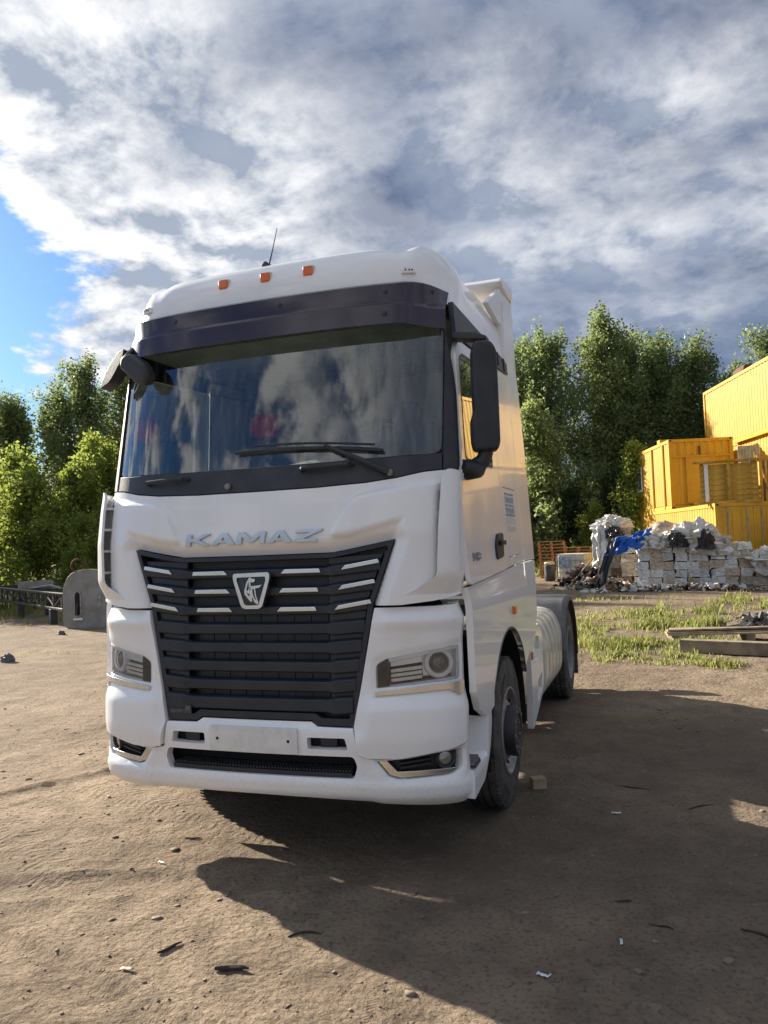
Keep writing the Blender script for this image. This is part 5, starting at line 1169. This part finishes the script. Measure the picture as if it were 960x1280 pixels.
drape('blue_tarpaulin', (2.05,23.20,1.98), (-1.15,.10,-.28), (-.40,-.20,-.62), 30, 20, 2., TARP, 'crumpled bright blue tarpaulin slung over the heap of bundles', 'tarpaulin')
drape('dark_tarpaulin', (.95,23.3,1.70), (-.35,.1,-.1), (-.45,-.45,-1.45), 8, 14, 5., mat('dark_tarp', (.05,.055,.065), .5, bump=.4, bscale=6), 'dark sheet sloping down beside the blue tarpaulin', 'tarpaulin')
crumple('shrink_wrapped_bale', (2.38,23.9,1.68), (.52,.42,.50), 3., mat('tan_film', (.40,.31,.22), .4, var=.2, bump=.4, bscale=8, coat=.3), 'round tan shrink-wrapped bale on top of the heap', 'bale', amp=.06)
crumple('torn_film_heap', (3.30,23.1,1.62), (.66,.42,.46), 8., FILM, 'crumpled heap of torn white plastic film on top of the pallet loads', 'plastic film', amp=.24)
crumple('torn_film_heap', (.66,25.40,2.05), (.62,.48,.40), 12., FILM, 'cream plastic film bunched over the tall ragged load', 'plastic film', amp=.2)
crumple('torn_film_heap', (5.40,22.8,.88), (.55,.42,.30), 17., FILM, 'grey-white film and newspaper slumped on the low leaning load', 'plastic film', amp=.25)
crumple('torn_film_heap', (6.15,23.1,1.50), (.5,.45,.30), 19., FILM, 'white film heaped on the load by the container corner', 'plastic film', amp=.25)
drape('hanging_film', (-.02,24.90,2.10), (.75,.0,.1), (-.02,-.16,-1.35), 20, 24, 7., FILM, 'torn cream film hanging down the tall ragged load', 'plastic film')
drape('hanging_film', (5.75,22.72,1.45), (.75,-.02,.05), (-.25,-.30,-1.35), 20, 26, 11., FILM, 'long grey film trailing to the ground by the container corner', 'plastic film', amp=.14)
drape('hanging_film', (3.05,22.86,1.72), (1.25,-.05,-.10), (.1,-.10,-.60), 26, 16, 15., FILM, 'tattered film hanging over the top rows of the middle loads', 'plastic film', amp=.12)
for c, s_, sd, lb in (((2.78,22.80,1.34),(.26,.16,.42),3.,'black plastic bag slumped over the corner of the grey load'),((3.62,22.66,1.26),(.24,.15,.48),6.,'black plastic bag hanging between the grey and white loads'),((.75,24.75,1.7),(.30,.2,.34),9.,'black bag on the tall ragged load')): crumple('black_plastic_bag', c, s_, sd, BAG, lb, 'bag', amp=.22)
drape('hanging_film', (1.55,23.18,1.80), (.95,-.09,.05), (.05,-.10,-.50), 22, 14, 21., FILM, 'clear film hanging over the top rows of the load nearest the blue tarp', 'plastic film', amp=.10)
drape('hanging_film', (4.75,22.62,1.20), (.85,-.03,-.25), (.22,-.12,-.70), 22, 18, 25., FILM, 'loose film sagging over the slumped tan blocks', 'plastic film', amp=.12)
# rubbish strewn at the foot of the heap
def rubbish(name, cx, cy, rx, ry, n, smin, smax, cols, label, zmax=.12):
    pts_ = [(cx+rx*rng.normal()*.5, cy+ry*rng.normal()*.5) for _ in range(n)]; V, F = [], []; MI = []
    for x, y in pts_:
        s_ = rng.uniform(smin, smax); M_ = Matrix.Rotation(rng.uniform(0, 6.28), 3, 'Z') @ Matrix.Rotation(rng.normal()*.6, 3, 'X') @ Matrix.Rotation(rng.normal()*.5, 3, 'Y'); z = ground_z(x, y)+s_*.12+rng.uniform(0, zmax)*max(0, 1-((x-cx)/rx)**2)
        e = (s_*rng.uniform(.5,1), s_*rng.uniform(.3,.8), s_*rng.uniform(.04,.25)); n0 = len(V)
        for sx in (-1,1):
            for sy in (-1,1):
                for sz in (-1,1): V.append(tuple(M_ @ Vector((sx*e[0]*rng.uniform(.6,1.1), sy*e[1]*rng.uniform(.6,1.1), sz*e[2]))+Vector((x,y,z))))
        F += [tuple(n0+i for i in q) for q in ((0,1,3,2),(4,6,7,5),(0,4,5,1),(2,3,7,6),(0,2,6,4),(1,5,7,3))]; MI += [int(rng.integers(len(cols)))]*6
    me = bpy.data.meshes.new(name); me.from_pydata(V, [], F)
    for c in cols: me.materials.append(c)
    me.polygons.foreach_set('material_index', MI); me.update(); return tag(finish(name, me, None, smooth=False), label, 'rubbish', kind='stuff')
rubbish('scattered_rubbish', 2.9, 22.35, 2.6, .5, 330, .04, .17, [CARD[0],CARD[2],FILM,BAG,CARD[3],WOODG,CARD[1]], 'scraps of film, paper and wood strewn along the foot of the bundles', .16)
rubbish('scattered_rubbish', .3, 24.0, 1.3, .6, 240, .05, .2, [CARD[2],CARD[0],BAG,WOODG,CARD[3],FENDER], 'pale torn card and rags heaped beside the dark sheet', .4)
rubbish('junk_heap', -.35, 25.6, .9, .5, 240, .06, .24, [BAG,FENDER,FRAME,WOODG,mat('rust', (.14,.06,.035), .9),DARK], 'dark heap of scrap and rags beside the caged tank', .75)
for a, b_, r_, m_, lb in (((-.9,25.3,.05),(-.1,25.0,.95),.025,STEEL,'pale pole leaning over the dark junk heap'),((-.2,25.1,.05),(.55,25.2,1.0),.03,FRAME,'dark pole leaning over the dark junk heap'),((-.7,25.0,.03),(-.1,24.8,.55),.022,WOODG,'short wooden pole sticking out of the dark junk heap')):
    tag(MB().tube([a, b_], r_, 6).build('scrap_pole', m_), lb, 'pole')
dr_ = MB().lathe([(0,0),(0,.21),(.02,.22),(.30,.21),(.60,.22),(.62,.2),(.62,0)], 18).build('scrap_drum', FRAME, bevel=.005); dr_.location = (-2.02,28.35,ground_z(-2.02,28.35)); dr_.rotation_euler = (0,-math.pi/2,0); tag(dr_, 'dark upright drum with a pale ring on top next to the caged tank', 'drum')
MB().tube([(.70,.16*math.cos(a),.16*math.sin(a)) for a in np.linspace(0, 6.28, 17)], .06, 6, False).build('pale_ring', CARD[2], dr_)
# caged tank
ib = empty('caged_plastic_tank', (-.95,27.85,ground_z(-.95,27.85)), -.35, 'white plastic tank in a wire cage beside the pallet stack', 'tank')
MB().box((-.52,-.46,.16), (.62,.46,1.10)).build('tank_bottle', mat('milky_plastic', (.62,.60,.50), .45, var=.15, vscale=2), ib, bevel=.06, seg=3); MB().box((-.56,-.5,.0), (.66,.5,.13)).build('base_pallet', FRAME, ib, bevel=.01)
for z in (.18,.40,.62,.84,1.08): MB().tube([(-.55,-.49,z),(.65,-.49,z),(.65,.49,z),(-.55,.49,z),(-.55,-.49,z)], .012, 5).build('cage_ring', GREYM, ib)
for x in np.linspace(-.55, .65, 7):
    for y in (-.49, .49): MB().tube([(x,y,.1),(x,y,1.08)], .009, 5).build('cage_bar', GREYM, ib)
for y in np.linspace(-.35, .35, 4):
    for x in (-.55, .65): MB().tube([(x,y,.1),(x,y,1.08)], .009, 5).build('cage_bar', GREYM, ib)
MB().box((-.46,-.515,.60), (.06,-.503,.98)).build('label_plate', mat('pale_blue_plate', (.38,.48,.56), .3, var=.3, vscale=9), ib)
hp_ = MB().tube([(-.05,28.6,.1),(.0,28.6,1.1),(.15,28.6,1.42),(.45,28.55,1.50),(.8,28.5,1.42),(1.0,28.45,1.1)], .018, 6).build('bent_pipe', GREYM); tag(hp_, 'thin bent metal pipe arching behind the caged tank', 'pipe')
# timber on the grass
tb = MB().box((0,-.10,0), (2.4,.10,.19)).build('timber_beam', WOODG, bevel=.008); tb.location = (2.50,8.90,ground_z(2.6,8.8)); tb.rotation_euler = (0,0,-.30); tag(tb, 'thick squared timber beam lying in the grass in front of the planks', 'beam')
for i, (x, y, z, rz, ln) in enumerate([(2.30,9.95,.12,.20,1.9),(2.32,10.12,.12,.22,1.9),(2.34,10.3,.12,.18,2.0),(2.28,9.98,.152,.235,1.8),(2.34,10.16,.152,.19,1.9),(2.30,10.02,.184,.25,1.7),(2.36,10.2,.184,.21,1.9)]):
    o = MB().box((0,-.075,0), (ln,.075,.028)).build('plank', WOODG if i % 3 else WOODP, bevel=.003); o.location = (x, y, z); o.rotation_euler = (0,rng.normal()*.006,rz); tag(o, 'weathered plank in the low pile behind the timber beam', 'plank', 'planks in the low pile')
for x, y in ((2.42,10.12),(3.55,10.38)):
    o = MB().box((-.07,-.25,0), (.07,.25,.12)).build('support_block', WOODG, bevel=.005); o.location = (x, y, 0); o.rotation_euler = (0,0,.2); tag(o, 'short timber block holding up the pile of planks', 'block', 'blocks under the planks')
rubbish('rubble_heap', 4.3, 12.4, .9, .7, 330, .03, .13, [FENDER,FRAME,WOODG,mat('rubble_grey', (.22,.20,.18), .9)], 'low heap of dark rubble behind the planks', .25)
# ================================================================ LEFT SIDE: dismantled trailer frame and steel counterweight
PALE = mat('pale_grey_steel', (.30,.30,.29), .6, metal=.15, var=.22, vscale=3, bump=.15, bscale=15, c2=(.21,.20,.18))
cwt = empty('steel_counterweight', (-12.08,12.22,ground_z(-12.08,12.22)-.02), .40, 'grey rounded steel counterweight slab with a slot standing on the dirt', 'counterweight')
MB().prism(rounded([(0,.0),(1.9,.0),(1.9,1.30),(.62,1.52),(.18,1.42),(.0,1.05)], [.22,.05,.1,.25,.22,.2]), -.06, .06).build('face_plate', PALE, cwt, bevel=.015)
MB().prism(rounded([(.15,.06),(1.85,.06),(1.85,1.22),(.62,1.42),(.15,1.10)], .1), .061, .65).build('body', PALE, cwt, bevel=.02)
MB().prism(rounded([(.27,.30),(.47,.30),(.47,.92),(.37,1.02),(.27,.92)], [.06,.06,.05,.08,.05]), -.085, -.061).build('slot_frame', STEEL, cwt, bevel=.008)
MB().prism(rounded([(.31,.34),(.43,.34),(.43,.88),(.37,.95),(.31,.88)], .04), -.092, -.086).build('slot', DARK, cwt)
MB().tube([(.37,-.10,.35),(.37,-.14,.50),(.37,-.10,.62)], .03, 8).build('hook', HUB, cwt); MB().box((.27,-.12,.22), (.50,-.061,.28)).build('ledge', PLATE, cwt, bevel=.006)
MB().box((.86,-.075,.52), (.96,-.061,.86)).build('hinge', STEEL, cwt, bevel=.006)
MB().tube([(.35+.16*math.cos(a),.1,1.60+.16*math.sin(a)) for a in np.linspace(0, 6.28, 21)], .028, 7, False).build('lifting_ring', mat('rust', (.14,.06,.035), .9), cwt)
tf = empty('trailer_frame', (-12.1,12.9,0), math.atan2(5.6,-8.4), 'dark dismantled trailer frame lying at the edge of the yard', 'trailer frame')
for y in (-.45, .45):
    for z, h in ((.86,.05), (.48,.06)): MB().box((0,y-.035,z-h), (9.5,y+.035,z)).build('frame_rail', FRAME, tf, bevel=.006)
    MB().box((0,y-.06,.861), (9.5,y+.06,.873)).build('rail_flange', STEEL, tf)
    for i in range(12):
        x0 = .1+i*.79; MB().box((x0,y-.025,.485), (x0+.05,y+.025,.805)).build('strut', FRAME, tf)
        MB().tube([(x0+.05,y,.50),(x0+.76,y,.79)] if i % 2 else [(x0+.05,y,.79),(x0+.76,y,.50)], .018, 6).build('diagonal', FRAME, tf)
for x in (.5,2.2,4.0,5.8,7.6,9.2): MB().box((x-.04,-.42,.80), (x+.04,.42,.856)).build('cross_member', FRAME, tf, bevel=.006)
for x in (1.2,4.9,8.4):
    for y in (-.4, .4): MB().box((x-.09,y-.09,0), (x+.09,y+.09,.415)).build('stand', FRAME, tf, bevel=.008)
MB().box((4.6,-.5,.875), (4.75,.5,1.10)).build('upright_plate', PALE, tf, bevel=.01)
MB().tube([(2.6,-.2,.90),(3.0,.0,1.0),(3.6,.1,.95),(4.2,.3,.90)], .03, 6).build('loose_hose', STEEL, tf)
rb = MB().box((-1.0,-.6,0), (1.0,.6,.95)).build('rusty_crate', mat('rust', (.14,.06,.035), .9), bevel=.02); rb.location = (-22.4,20.4-2.0,0); rb.rotation_euler = (0,0,.35); tag(rb, 'low rust-brown steel crate behind the trailer frame', 'crate')
for (x, y, s_, lb) in ((-8.75,7.0,.13,'small dark concrete block lying on the open dirt'),(-11.0,10.9,.09,'fist-sized dark stone near the steel counterweight')):
    crumple('loose_stone', (x, y, ground_z(x, y)-.01), (s_,s_*.8,s_*1.1), x, FENDER, lb, 'stone', amp=.12)
